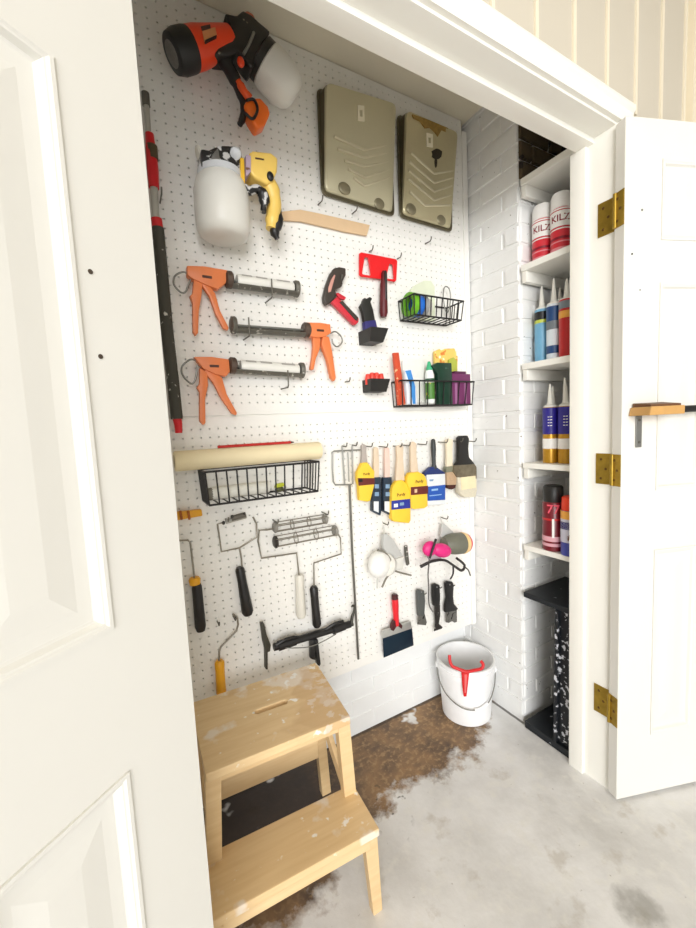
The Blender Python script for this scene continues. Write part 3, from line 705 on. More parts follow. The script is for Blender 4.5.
# ------------------------------------------------------------------ paint trays, hung with their undersides outwards
tray_m = M('galvanised_tray', (204,197,166), .42, .3, var=.06, scale=9)
tray_s = M('stained_tray', (200,190,154), .30, .4, var=.14, scale=10)
def tray(f, cr, dtop, dbot, btop, bbot, mat, label, ribs, tagq, feet, stains=()):
    """hung with the deep end up; dtop / dbot are the depths at the photograph's heights btop / bbot"""
    dep = lambda b_: dtop+(dbot-dtop)*(b_-btop)/(bbot-btop)
    g = lambda p, off=0.0: f(p[0], p[1], -dep(p[1])-off)
    c = [g(p) for p in cr]; ctr = sum(c, Vector())/4
    t = thing('paint_tray', (ctr.x, -.02, c[2].z), label, 'paint tray', 'metal paint trays')
    zt_, zb_ = (c[0].z+c[1].z)/2, (c[2].z+c[3].z)/2
    def ring(grow, yf, rad):
        out = []
        for i, p in enumerate(c):
            d = p-ctr; p2 = Vector((p.x+grow*(1 if d.x > 0 else -1), 0, p.z+grow*(1 if d.z > 0 else -1)))
            prv, nxt = c[i-1], c[(i+1) % 4]
            u1 = Vector((prv.x-p.x,0,prv.z-p.z)).normalized(); u2 = Vector((nxt.x-p.x,0,nxt.z-p.z)).normalized()
            for k in range(5):
                q = k/4; q1 = p2+u1*rad*(1-q)**2+u2*rad*q**2
                full = -(dtop+(dbot-dtop)*(zt_-q1.z)/(zt_-zb_))
                out.append(Vector((q1.x, yf(full), q1.z)))
        return out
    mb = MB(); mb.ring_loft([ring(.004, lambda y_: min(-.010, y_*.35), .02), ring(.0012, lambda y_: min(-.011, y_+.010), .02), ring(-.0005, lambda y_: y_+.003, .02), ring(-.006, lambda y_: y_, .018)]); mb.build('pan', mat, t)
    mb = MB(); mb.ring_loft([ring(.010, lambda y_: -.006, .02), ring(.010, lambda y_: -.010, .02), ring(.006, lambda y_: -.012, .02), ring(.0024, lambda y_: min(-.013, y_+.013), .02)], True, False); mb.build('side_band', M('tray_side_shade', (92,84,60), .45, .5, var=.2), t)  # sides in darker metal: the shade on them is put into the colour
    for pl in ribs:
        MB().tube([g(p) for p in pl], .0046, 8).build('ridge', M('ridge_metal', (214,206,178), .35, .4), t)
    q = [g(p) for p in tagq]; cq = sum(q, Vector())/4
    MB().prism(q, (0,-.003,0), holes=[[cq+(p-cq)*.45 for p in q]]).build('hang_slot', M('slot_white', (238,230,204), .5), t)
    for p in feet:
        MB().ell(g(p), .024, .007, .020, seg=16, ring=10).build('foot', M('foot_metal', (146,138,112), .4, .4, var=.2), t)
    for sp_, sm_ in stains: MB().prism([g(p, .0022) for p in sp_], (0,.006,0)).build('stain', sm_, t)
    MB().tube(ring(.010, lambda y_: -.009, .02), .003, 8, closed=True).build('rolled_rim', M('rim_dark_metal', (110,104,84), .35, .6), t)
A3 = K(310,70,4.35)
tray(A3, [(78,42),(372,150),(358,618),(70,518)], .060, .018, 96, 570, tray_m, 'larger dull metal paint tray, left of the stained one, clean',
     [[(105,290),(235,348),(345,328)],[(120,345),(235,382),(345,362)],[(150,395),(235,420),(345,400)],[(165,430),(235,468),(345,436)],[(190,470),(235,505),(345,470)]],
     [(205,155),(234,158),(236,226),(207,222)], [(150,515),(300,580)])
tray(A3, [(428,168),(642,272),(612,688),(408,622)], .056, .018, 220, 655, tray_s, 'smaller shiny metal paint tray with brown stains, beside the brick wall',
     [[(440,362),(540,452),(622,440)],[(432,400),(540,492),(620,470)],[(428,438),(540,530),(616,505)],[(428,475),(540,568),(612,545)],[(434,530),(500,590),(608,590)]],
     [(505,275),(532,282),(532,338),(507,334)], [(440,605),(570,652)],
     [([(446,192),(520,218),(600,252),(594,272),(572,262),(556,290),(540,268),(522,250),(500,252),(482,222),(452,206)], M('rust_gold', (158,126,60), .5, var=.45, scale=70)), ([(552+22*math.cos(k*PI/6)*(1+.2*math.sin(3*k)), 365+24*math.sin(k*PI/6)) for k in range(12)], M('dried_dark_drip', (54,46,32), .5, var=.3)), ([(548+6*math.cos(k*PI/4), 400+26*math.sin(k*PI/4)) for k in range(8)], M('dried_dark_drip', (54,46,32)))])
hook(318,205,'peg hook at the lower left of the larger tray',.03); hook(352,214,'peg hook under the larger tray, above the stirring stick',.03)
hook(425,244,'bare peg hook below the smaller tray',.03)
t = MB(); pts = [(282,211.5),(300,209.5),(318,213),(370,225),(367,235.5),(345,231.5),(318,225),(300,221),(282,220)]
t.prism([P(u,v,-.012) for u,v in pts], (0,.008,0)); tag(t.build('stirring_stick', tan, smooth=False, bevel=.001), 'pale wooden stirring stick lying on pegs under the trays', 'stick')

# ------------------------------------------------------------------ extension pole
y = -.028
pp = lambda u, v: P(u, v, y)
t = thing('extension_pole', pp(179,432), 'long extension pole with dark grip and red collars, standing upright at the left', 'extension pole')
def seg(name, pts, r, mt): MB().tube([pp(*p) for p in pts], r, 16).build(name, mt, t)
seg('tip', [(145.3,93),(146.3,106)], .0095, dark_mt)
seg('inner_tube', [(146.3,105),(149.6,150)], .0072, M('silver_tube', (196,194,184), .35, .5))
seg('upper_collar', [(149.5,134),(151.5,155),(152.8,170),(154,188)], [.0105,.0135,.0145,.0130], red)
seg('collar_patch', [(151.6,146),(152.6,160)], .0142, M('olive_dark', (84,70,44), .6))
seg('middle_tube', [(154,187),(156,220)], .0095, M('silver_tube', (196,194,184)))
seg('lower_collar', [(156.5,219),(158,229)], .0140, red)
seg('grip', [(158,228),(162.5,280),(167,330),(172.5,376),(177,419)], [.0150,.0160,.0160,.0160,.0160], M('spattered_dark_foam', (66,64,55), .7, splat=((200,196,184), 50, .655)))
seg('end_cap', [(177,418),(178.2,424),(178.8,433)], [.0125,.011,.0095], red)
hook(160,203,'peg hook beside the extension pole',.05)

# ------------------------------------------------------------------ caulk guns
def gun(f, y, head, handle, trig, loop, ax0, ax1, r, label, tubel=None, hookp=None, sl=None):
    t = thing('caulk_gun', f(*handle[len(handle)//2], y), label, 'caulk gun', 'orange caulk guns')
    MB().prism([f(*p, y-.014) for p in head], (0,.028,0)).build('head', orange, t, bevel=.004)
    MB().prism([f(*p, y-.010) for p in handle], (0,.020,0)).build('handle', orange, t, bevel=.004)
    MB().prism([f(*p, y-.008) for p in trig], (0,.016,0)).build('trigger', orange, t, bevel=.004)
    hc = sum((f(*p, y-.0145) for p in head), Vector())/len(head); sx_ = .010
    MB().box((hc.x-.012,hc.y-.001,hc.z-.004), (hc.x+.014,hc.y+.004,hc.z+.003)).build('trigger_slot', M('slot_dark_brown', (72,40,26), .6), t, smooth=False, bevel=.001)
    MB().tube([f(*p, y) for p in loop], .0026, 8, smooth=5).build('rod_hook', zinc, t)
    a, b_ = f(*ax0, y), f(*ax1, y); ax = b_-a; tt = ax.normalized(); up = Vector((0,0,1)); up = (up-tt*up.dot(tt)).normalized(); n_ = tt.cross(up)
    if n_.y > 0: n_ = -n_                # towards the room
    # open cradle: lower and rear part of a pipe
    mb = MB(); ins, outs = [], []
    angs = [math.radians(d) for d in range(-215, 1, 12)]
    def arc(p, rr): return [p + n_*rr*math.cos(a_) + up*rr*math.sin(a_) for a_ in [math.radians(-34-x_) for x_ in range(0, 170, 10)]]
    A_, B_ = arc(a, r), arc(b_, r); A2_, B2_ = arc(a, r-.0018), arc(b_, r-.0018)
    mb.ring_loft([A_+list(reversed(A2_)), B_+list(reversed(B2_))]); mb.build('cradle', dark_mt, t)
    MB().lathe(a-tt*.012, a+tt*.010, [(0,r*.8),(.2,r*1.08),(.8,r*1.08),(1,r*.9)], 22).build('rear_plate', M('rear_plate_steel', (92,76,66), .5, .4), t)
    MB().lathe(b_-tt*.012, b_+tt*.004, [(0,r*1.02),(.2,r*1.12),(.8,r*1.12),(1,r*.8)], 22).build('front_plate', dark_mt, t)
    MB().tube([a+tt*.01, b_-tt*.01 if not tubel else a+tt*.02], .0035, 8).build('push_rod', zinc, t)
    if tubel:
        k = thing('sealant_cartridge', a+tt*.03, tubel, 'sealant cartridge', 'cartridges held in caulk guns'); rr = r-.003
        MB().lathe(a+tt*.022, b_-tt*.016, [(0,rr-.002),(.02,rr),(.98,rr),(1,rr-.002)], 22).build('tube_body', M('cartridge_white', (232,230,222), .4, var=.02), k)
        L_ = (b_-a).length
        for s0, s1 in ((.16,.30),(.36,.52),(.66,.86)):
            mb = MB(); c = a + tt*L_*s0; d = a+tt*L_*s1; o_ = (n_*.72+up*.69)*(rr+.0004)
            w = (up*.72-n_*.69)*.004
            mb.hexa([c+o_-w,d+o_-w,d+o_+w,c+o_+w], [c+o_*1.02-w,d+o_*1.02-w,d+o_*1.02+w,c+o_*1.02+w])
            mb.build('print_line', M('grey_print', (176,172,166), .5), k)
    if hookp: hook(*hookp, up=.05)
A4 = K(165,255,3.867); A5 = K(165,310,3.867)
gun(A4, -.035, [(84,40),(150,42),(245,58),(236,108),(205,132),(168,118),(108,92),(86,76)],
    [(112,92),(146,104),(142,160),(132,215),(129,300),(120,312),(108,298),(107,185),(96,158),(106,148)],
    [(136,88),(160,98),(196,150),(214,215),(248,280),(244,292),(225,282),(196,228),(172,160),(140,112)],
    [(96,80),(72,66),(40,80),(34,112),(58,142),(78,144),(90,118),(100,92)], (248,96), (512,132), .0225,
    'orange caulk gun, uppermost of the three, holding a white tube, trigger left', 'white cartridge in the uppermost caulk gun', (265.3,303,'peg hook carrying the uppermost caulk gun',.062))
gun(A5, -.035, [(545,47),(600,48),(640,54),(644,88),(622,102),(590,108),(556,100)],
    [(612,96),(636,104),(648,160),(662,262),(656,276),(644,262),(628,190),(606,132)],
    [(572,98),(602,108),(600,150),(584,190),(576,232),(562,230),(570,180),(574,140)],
    [(640,90),(660,84),(682,104),(684,126),(666,142),(650,130),(646,112)], (545,78), (258,58), .0225,
    'orange caulk gun, middle of the three, empty and facing the other way', None, (243.5,340,'peg hook carrying the middle caulk gun',.062))
gun(A5, -.035, [(112,180),(180,180),(248,190),(252,238),(238,256),(200,250),(148,226),(132,206)],
    [(134,222),(164,240),(168,290),(156,345),(158,436),(150,446),(134,430),(134,318),(122,298),(134,286)],
    [(152,228),(190,236),(222,262),(240,325),(280,398),(276,408),(258,400),(216,340),(188,284),(160,248)],
    [(124,196),(98,192),(68,216),(66,246),(88,276),(108,284),(120,258),(126,214)], (262,215), (532,234), .0225,
    'orange caulk gun, lowest of the three, holding a white tube', 'white cartridge in the lowest caulk gun', (281,389,'peg hook carrying the lowest caulk gun',.062))

# ------------------------------------------------------------------ small hand tools, upper middle
A6 = K(315,245,7.733)
y = -.022
t = thing('bent_hand_tool', A6(315,610,y), 'black and red bent hand tool hanging left of the red plate', 'hand tool')
MB().prism([A6(*p,y-.010) for p in [(240,178),(190,168),(150,178),(122,220),(92,300),(68,395),(74,440),(92,466),(128,440),(170,392),(160,345),(212,318),(216,280),(240,232)]], (0,.020,0)).build('head', M('worn_black', (60,52,46), .5, var=.15), t, bevel=.005, seg=3)
MB().prism([A6(*p,y-.012) for p in [(150,228),(158,236),(124,360),(104,366),(104,330),(124,270)]], (0,.004,0)).build('inlay', M('dusty_pink', (206,150,136), .5), t, bevel=.001)
MB().prism([A6(*p,y-.008) for p in [(128,438),(172,398),(342,568),(338,596),(316,618),(300,610)]], (0,.017,0)).build('handle', M('bright_red_rubber', (206,46,60), .45), t, bevel=.004)
MB().prism([A6(*p,y-.0105) for p in [(190,440),(215,432),(335,560),(330,586),(312,578)]], (0,.006,0)).build('grip_inlay', M('worn_black', (60,52,46)), t, bevel=.001)
MB().prism([A6(*p,y-.006) for p in [(164,372),(180,366),(244,404),(232,424),(190,414)]], (0,.012,0)).build('lever', M('bright_red_rubber', (206,46,60)), t, bevel=.003)
hook(337,282,'peg hook holding the bent black and red tool',.03)
y = -.018
t = thing('paint_edger', A6(530,560,y), 'red rectangular plate tool with two cut-outs and dark straight handle', 'hand tool')
MB().prism([A6(*p,y) for p in [(345,64),(360,56),(625,108),(638,122),(630,272),(618,284),(500,260),(360,244),(345,230)]], (0,.006,0),
   holes=[[A6(*p,y) for p in [(385,92),(412,97),(434,228),(425,236),(370,226),(366,214)]], [A6(*p,y) for p in [(578,142),(602,150),(612,258),(602,264),(556,258),(552,246)]]]).build('plate', M('signal_red', (232,26,32), .4), t, bevel=.001, seg=1)
MB().lathe(A6(530,200,y-.008), A6(530,556,y-.008), [(0,.004),(.05,.008),(.2,.0095),(.3,.013),(.9,.0155),(1,.011)], 16).build('handle', M('dark_red_rubber', (96,20,26)), t)
MB().lathe(A6(545,200,y-.016), A6(546,440,y-.018), [(0,.004),(.1,.006),(.9,.006),(1,.003)], 12).build('handle_back', black_pl, t)
hook(369,252,'peg hook at the left corner of the red plate tool',.02); hook(397,259,'peg hook at the right corner of the red plate tool',.02)

def bin_(label, f, lt, rt, rb, lb_, depth):
    """open black tray box hung on the board; front corners read off the photograph"""
    ftl, ftr, fbr, fbl = [f(*c, -depth) for c in (lt, rt, rb, lb_)]
    t = thing('storage_bin', ((ftl.x+ftr.x)/2, -depth/2, fbl.z), label, 'storage bin', 'small black bins on the pegboard')
    zt_ = (ftl.z+ftr.z)/2; zb = (fbl.z+fbr.z)/2
    o = [Vector((ftl.x,-.001,zt_)),Vector((ftr.x,-.001,zt_)),Vector((ftr.x,-depth,zt_)),Vector((ftl.x,-depth,zt_))]
    u = [Vector((fbl.x,-.001,zb)),Vector((fbr.x,-.001,zb)),Vector((fbr.x,-depth*.82,zb)),Vector((fbl.x,-depth*.82,zb))]
    cen = sum(o, Vector())/4; cu = sum(u, Vector())/4
    sh = lambda q, c, k: [c+(p-c)*k for p in q]
    mb = MB(); mb.ring_loft([u, o, sh(o,cen,.92), [p+Vector((0,0,.003)) for p in sh(u,cu,.92)]]); mb.build('bin_shell', M('charcoal_plastic', (34,32,29), .55, var=.12), t, smooth=False)
    return t, zb, zt_, ftl.x, ftr.x
t1 = bin_('small black bin holding a black tool with blue foot', A6, (436,640), (568,634), (548,742), (444,738), .088)
t2 = bin_('small black bin holding red nozzles', K(350,340,5.354), (114,206), (216,207), (205,274), (118,276), .062)
t = thing('scraper', (t1[3]+.012,-.03,t1[1]+.004), 'black scraper with blue base standing in the upper black bin', 'scraper')
y = -.030
MB().prism([A6(*p,y-.009) for p in [(372,440),(385,405),(405,415),(425,398),(446,412),(432,440),(452,500),(468,590),(385,594),(372,520),(352,470)]], (0,.018,0)).build('scraper_body', M('scraper_black', (34,34,30), .5), t, bevel=.004)
MB().prism([A6(*p,y-.011) for p in [(386,590),(470,578),(484,640),(480,700),(394,700)]], (0,.022,0)).build('foot', M('indigo_plastic', (52,48,116), .45), t, bevel=.003)
A8 = K(350,340,5.354)
for i, (a, b0, lb) in enumerate(((96,182,'left end of the four'),(118,174,'second from the left of the four'),(142,174,'third from the left of the four'),(166,180,'right end of the four'))):
    y = -.028; c = A8(a, b0, y); d = A8(a+1, 240, y)
    tag(MB().lathe(d, c, [(0,.010),(.55,.011),(.75,.0095),(.95,.008),(1,.004)], 14).build('spray_nozzle', M('nozzle_red', (232,72,58), .4)), 'red nozzle standing in the lower black bin, '+lb, 'nozzle', 'red nozzles in the bin')

# ------------------------------------------------------------------ wire baskets
def basket(label, x0, x1, zt_, zb, depth, nfront, nside, wires_bottom=True, slope=0.0):
    t = thing('wire_basket', ((x0+x1)/2, -depth/2, zb), label, 'wire basket', 'black wire baskets')
    y0, y1 = -.006, -depth
    zf = zt_
    r = .0032
    MB().tube([(x0,y0,zt_),(x1,y0,zt_),(x1,y1,zf),(x0,y1,zf)], r, 8, closed=True).build('rim', black_mt, t)
    xi0, xi1, yi1 = x0+.006, x1-.006, y1+.008
    MB().tube([(xi0,y0,zb),(xi1,y0,zb),(xi1,yi1,zb),(xi0,yi1,zb)], r, 8, closed=True).build('base_ring', black_mt, t)
    for i in range(nfront+1):
        s = i/nfront
        xa = x0+(x1-x0)*s; xb = xi0+(xi1-xi0)*s
        MB().tube([(xa,y1,zf),(xb,yi1,zb),(xb,y0,zb)], .0024, 6).build('wire', black_mt, t)
    for i in range(1, nside):
        s = i/nside
        for xx, xi in ((x0,xi0),(x1,xi1)):
            MB().tube([(xx,y0+(y1-y0)*s,zt_),(xi,y0+(yi1-y0)*s,zb)], .0022, 6).build('side_wire', black_mt, t)
    MB().tube([(x0,y0,zt_),(xi0,y0,zb)], .002, 6).build('back_wire', black_mt, t); MB().tube([(x1,y0,zt_),(xi1,y0,zb)], .002, 6).build('back_wire', black_mt, t)
    return t
def bx(u, v, y): p = P(u, v, y); return p
# upper right
D1 = .098
xa, xb = P(414,294,-D1).x-.0, P(463.5,301,-D1).x
zt1 = (P(414,294,-D1).z+P(463.5,301,-D1).z)/2; zb1 = (P(399,321,-.006).z+P(445,325,-.006).z)/2
basket('small black wire basket with tape rolls, upper of the two beside the brick wall', xa, xb, zt1, zb1, D1, 9, 4)
# middle right
D2 = .07
xc, xd = P(402,381,-D2).x, P(474,381,-D2).x
zt2 = P(438,381,-D2).z; zb2 = P(436,405,-D2).z
basket('black wire basket packed with bottles and tubes, beneath the tape basket', xc, xd, zt2, zb2, D2, 9, 3)
# lower left, long
D3 = .118
xe, xf = P(205,473,-D3).x, P(319,461,-D3).x
zt3 = (P(205,473,-D3).z+P(319,461,-D3).z)/2; zb3 = (P(206,507,-D3).z+P(318,491,-D3).z)/2
basket('long black wire basket under the cream roller cover', xe, xf, zt3, zb3, D3, 12, 5)

# contents: tape rolls (axis along the wall)
def roll(x, w, R_, mt, label, core=.6, y=-.052):
    c0 = Vector((x-w/2, y, zb1+R_+.0045)); c1 = c0+Vector((w,0,0))
    mb = MB(); mb.lathe(c0, c1, [(0,R_*core),(0,R_),(1,R_),(1,R_*core),(0,R_*core)], 32, False, False)
    bmesh.ops.remove_doubles(mb.bm, verts=mb.bm.verts[:], dist=1e-6)
    tag(mb.build('tape_roll', mt), label, 'tape roll', 'tape rolls in the upper right basket')
Rr = .0425
roll(xa+.020, .022, Rr, M('lime_tape', (112,182,40), .4), 'lime green tape roll, leftmost in the wire basket')
roll(xa+.045, .022, Rr*.95, M('blue_tape', (30,104,200), .4), 'blue tape roll beside the green one')
roll(xa+.067, .016, Rr*.97, M('grey_tape', (150,150,150), .4), 'grey tape roll beside the blue one')
roll(xa+.087, .014, Rr*.85, M('pale_tape', (206,204,196), .4), 'pale tape roll, rightmost in the wire basket')
t = MB(); lp = [(410,165),(424,150),(446,165),(456,220),(448,300),(432,330),(416,300),(406,220)]
A7 = K(385,265,6.96)
t.tube([A7(a, b_, -.03) for a, b_ in lp], .0024, 8, closed=True, smooth=4); tag(t.build('wire_loop', zinc), 'thin grey wire loop standing in the tape basket', 'wire loop')
mb = MB(); mb.prism([A7(*p,-.012) for p in [(180,170),(210,140),(270,110),(320,110),(345,150),(350,390),(170,375)]], (0,.008,0))
tag(mb.build('plastic_sleeve', M('pale_green_sleeve', (226,232,206), .4)), 'pale green plastic sleeve behind the tape rolls', 'sleeve')

# bottles and packets in the packed basket
def stand(name, label, cat, f, pts, y0, th, mt, bevel=.002):
    mb = MB(); mb.prism([f(*p, y0) for p in pts], (0, th, 0)); return tag(mb.build(name, mt, bevel=bevel), label, cat)
zz = zb2+.003
def fl_(pts): return pts
stand('paint_stick', 'orange-red patterned stick, leftmost in the packed basket', 'stick', A8, [(234,68),(262,66),(300,345),(262,350)], -.050, .012, M('orange_red_print', (206,76,44), .5, var=.1, splat=((236,190,140), 60, .62)))
stand('plastic_bag', 'clear white bag behind the tubes in the packed basket', 'bag', A8, [(282,110),(398,104),(400,335),(292,335)], -.014, .008, M('clear_white', (236,236,230), .3, splat=((140,140,136), 50, .72)))
t = thing('squeeze_tube', A8(345,342,-.045), 'white and blue squeeze tube leaning in the packed basket', 'squeeze tube')
MB().prism([A8(*p,-.053) for p in [(296,160),(330,156),(352,240),(362,345),(308,345)]], (0,.016,0)).build('tube_body', M('tube_white', (232,238,246), .4), t, bevel=.004)
MB().prism([A8(*p,-.0545) for p in [(298,165),(326,160),(350,250),(352,342),(338,342),(322,240)]], (0,.004,0)).build('print', M('sky_blue_print', (66,142,214), .4), t, bevel=.001)
t = thing('bottle', A8(430,340,-.045), 'white and green bottle with green cap in the packed basket', 'bottle')
b0, b1 = A8(432,340,-.042), A8(424,150,-.042)
MB().lathe(b0, b1, [(0,.015),(.03,.0175),(.8,.0175),(.93,.013),(1,.008)], 20).build('bottle_body', M('bottle_white', (236,240,236), .35), t)
MB().lathe(b1-(b1-b0)*.10, b1+(b1-b0)*.18, [(0,.013),(.3,.0125),(.7,.008),(1,.005)], 16).build('cap', M('green_cap', (60,170,120), .4), t)
d = (b1-b0); MB().lathe(b0+d*.12, b0+d*.58, [(0,.0165),(0,.0182),(1,.0182),(1,.0165)], 20).build('label', M('green_yellow_label', (76,128,48), .5, splat=[((226,206,70), 26, .54), ((206,96,40), 34, .64)]), t)
MB().lathe(b0+d*.62, b0+d*.70, [(0,.0165),(0,.0182),(1,.0182),(1,.0165)], 20).build('label_stripe', M('dark_green_ink', (30,84,52), .5), t)
stand('printed_packet', 'yellow patterned packet sticking up at the back of the packed basket', 'packet', A8, [(455,60),(480,48),(560,44),(578,90),(572,300),(460,300)], -.024, .012, M('yellow_print', (238,206,108), .5, var=.1, splat=[((222,130,50), 45, .58), ((250,246,226), 40, .62)]))
stand('small_packet', 'olive green packet behind the purple box', 'packet', A8, [(530,105),(556,92),(574,110),(580,320),(530,320)], -.034, .008, M('olive_packet', (176,184,72), .5))
stand('dark_green_packet', 'dark green glossy packet in the middle of the packed basket', 'packet', A8, [(436,138),(470,120),(545,122),(552,345),(478,345),(470,180)], -.058, .022, M('dark_green_gloss', (22,58,42), .3, var=.3, splat=((120,160,140), 40, .72)), .004)
t = thing('purple_box', A8(598,345,-.045), 'purple box, rightmost in the packed basket', 'box')
MB().prism([A8(*p,-.056) for p in [(548,178),(645,182),(648,345),(548,345)]], (0,.030,0)).build('carton', M('plum_purple', (112,44,92), .45, var=.08), t, bevel=.003)
MB().prism([A8(*p,-.0575) for p in [(562,230),(574,230),(576,340),(564,340)]], (0,.003,0)).build('print_bar', M('light_purple', (160,104,146), .5), t)
MB().prism([A8(*p,-.0575) for p in [(612,230),(622,230),(624,340),(614,340)]], (0,.003,0)).build('print_bar', M('light_purple', (160,104,146)), t)
MB().prism([A8(*p,-.055) for p in [(560,166),(622,168),(622,182),(560,180)]], (0,.024,0)).build('lid', M('deep_plum', (84,30,68), .45), t, bevel=.002)

# long basket: roller cover and red pencil on top, covers inside
yR = -.050
B1 = K(165,430,4.35)
RC = .0285
pa, pb = B1(40,132,yR), B1(672,98,yR)
zc = zt3 + RC + .003
pa.z = zc; pb.z = zc
t = thing('roller_cover', ((pa.x+pb.x)/2,yR,zc-RC), 'long cream foam roller cover lying on the long wire basket', 'roller cover')
mb = MB(); mb.lathe(pa, pb, [(0,.018),(0,RC-.002),(.008,RC),(.992,RC),(1,RC-.002),(1,.018)], 30); mb.build('foam_sleeve', M('cream_foam', (242,226,186), .8, var=.05, scale=14), t)
MB().lathe(pa-Vector((.0006,0,0)), pa+Vector((.01,0,0)), [(0,.0185),(1,.0185)], 20).build('core', M('core_grey', (196,180,150), .7), t)
rp0, rp1 = P(218,444.5,-.058), P(291.5,441,-.058)
zr = zc+RC+.004; rp0.z = zr; rp1.z = zr
t = thing('pencil', rp0, 'red pencil resting on the cream roller cover', 'pencil')
rp0.y = rp1.y = yR
MB().tube([rp0, rp1], .0042, 6).build('shaft', M('pencil_red', (196,44,40), .45), t, smooth=False)
tp = (rp1-rp0).normalized(); MB().lathe(rp1, rp1+tp*.012, [(0,.0040),(1,.0008)], 6).build('point', M('dark_ink', (70,40,30)), t)
c0, c1 = B1(200,282,-.045), B1(450,262,-.045); c0.z = c1.z = zb3+.020+.003
t = thing('mini_roller_cover', c0, 'small white roller cover lying inside the long wire basket', 'roller cover')
MB().lathe(c0, c1, [(0,.010),(0,.017),(.04,.019),(.96,.019),(1,.017),(1,.010)], 20).build('sleeve', M('nap_white', (232,230,220), .9, bump=.5, scale=200), t)
MB().lathe(c0-Vector((.012,0,0)), c0+Vector((.004,0,0)), [(0,.016),(1,.018)], 16).build('end_cap', M('dull_grey', (120,116,104), .6), t)
t = thing('spring_clip', B1(500,285,-.05), 'small green and yellow clip lying inside the long wire basket', 'clip')
c = B1(498,262,-.05); c.z = zb3+.012
MB().ell(c, .015,.010,.009).build('clip_body', M('olive_dark2', (70,72,40), .5), t); MB().prism([c+Vector((-.016,-.006,.006)),c+Vector((.018,-.006,.008)),c+Vector((.014,-.006,.020)),c+Vector((-.012,-.006,.018))], (0,.012,0)).build('clip_wings', M('lime_yellow', (190,196,50), .5), t, bevel=.002)

# orange comb clip by the left edge
t = thing('nozzle_rack', B1(105,385,-.02), 'short amber plastic rack with two prongs at the left edge', 'rack')
MB().prism([B1(*p,-.020) for p in [(48,358),(160,346),(164,374),(54,394)]], (0,.018,0)).build('bar', yellow_dk, t, bevel=.003)
for a in (70, 104): MB().tube([B1(a-4,352,-.022), B1(a,372,-.028), B1(a+2,388,-.024)], .0035, 8, smooth=3).build('prong', M('burnt_orange', (170,92,26), .5), t)

# ------------------------------------------------------------------ roller frames
wire_m = M('roller_wire', (146,140,128), .4, .7, var=.12)
def frame(label, f, y, wire, hd0, hd1, r, hm, extras=(), cage=None, taper=None, ferr=None, wr_=.0028):
    t = thing('paint_roller', f(*hd1, y), label, 'roller frame', 'paint roller frames')
    MB().tube([f(*p, y) for p in wire], wr_, 8).build('wire_frame', wire_m, t)
    a, b_ = f(*hd0, y), f(*hd1, y)
    MB().lathe(a, b_, taper or [(0,r*.75),(.05,r*.95),(.3,r*.9),(.6,r*1.0),(.93,r*1.1),(1,r*.8)], 18).build('handle', hm, t)
    if ferr:
        MB().lathe(f(*ferr[0], y), f(*ferr[1], y), [(0,ferr[2]*.8),(.3,ferr[2]),(1,ferr[2]*.9)], 16).build('ferrule', ferr[3], t)
    if cage:
        c0, c1, cr, e0, e1 = cage; c0, c1 = f(*c0, y), f(*c1, y); tt = (c1-c0).normalized(); u = tt.orthogonal().normalized(); w = tt.cross(u)
        for k in range(5):
            o_ = u*cr*math.cos(2*PI*k/5+.4)+w*cr*math.sin(2*PI*k/5+.4)
            MB().tube([c0+o_, c1+o_], .0017, 6).build('cage_wire', wire_m, t)
        MB().lathe(c0-tt*.004, c0+tt*.007, [(0,cr*.8),(.4,cr*1.1),(1,cr)], 18).build('end_disc', e0, t)
        MB().lathe(c1-tt*.007, c1+tt*.004, [(0,cr),(.6,cr*1.1),(1,cr*.8)], 18).build('end_disc', e1, t)
        for s_ in (.33,.66):
            c = c0+(c1-c0)*s_; MB().tube([c+u*cr*math.cos(2*PI*k/16)+w*cr*math.sin(2*PI*k/16) for k in range(16)], .0014, 6, closed=True).build('cage_ring', wire_m, t)
    return t
L7 = K(180,510,4.884); B2 = K(205,500,4.64); B7 = K(250,590,5.8)
black_h = M('black_handle', (28,26,24), .45, var=.1, splat=((150,146,136), 70, .73))
white_h = M('yellowed_white_handle', (222,218,206), .45, var=.04)
grey_cap = M('grey_end_cap', (140,136,128), .5, var=.1); dk_cap = M('dark_end_cap', (50,46,40), .5)
frame('mini roller frame with black handle and yellow collar, at the left edge', L7, -.02, [(-20,150),(38,147),(50,158),(72,345)], (80,352), (102,590), .0145, black_h,
      ferr=((70,330),(74,362),.0170, yellow_dk), taper=[(0,.0105),(.1,.0145),(.5,.0150),(.9,.0160),(1,.012)])
frame('small square roller frame with black handle under the long basket', B2, -.02, [(86,104),(58,112),(76,240),(160,222),(240,172),(238,110),(222,78)], (160,312), (200,532), .0125, black_h,
      cage=None, taper=[(0,.010),(.06,.0145),(.3,.0140),(.6,.0160),(.93,.0185),(1,.013)])
tt_ = [o for o in bpy.data.objects if o.name.startswith('paint_roller')][-1]
MB().tube([B2(160,222,-.02), B2(168,268,-.02), B2(172,316,-.02)], .0028, 8).build('stem', wire_m, tt_)
MB().tube([B2(96,100,-.022), B2(190,74,-.022)], .0075, 12).build('short_spindle', M('spindle_grey', (170,166,156), .5), tt_)
MB().tube([B2(122,86,-.026), B2(188,68,-.026)], .0085, 12).build('spindle_sleeve', M('dark_spindle', (100,94,84), .5), tt_)
for p in ((126,78),(182,66),(86,106)): MB().ell(B2(*p,-.030), .005,.005,.006, seg=10, ring=8).build('spindle_knob', dk_cap, tt_)
frame('roller frame with white handle and upper wire cage', B2, -.026, [(318,132),(290,138),(252,140),(246,190),(262,270),(425,246),(436,348)], (438,346), (446,545), .0155, white_h,
      cage=((322,128),(560,88),.0165,grey_cap,grey_cap))
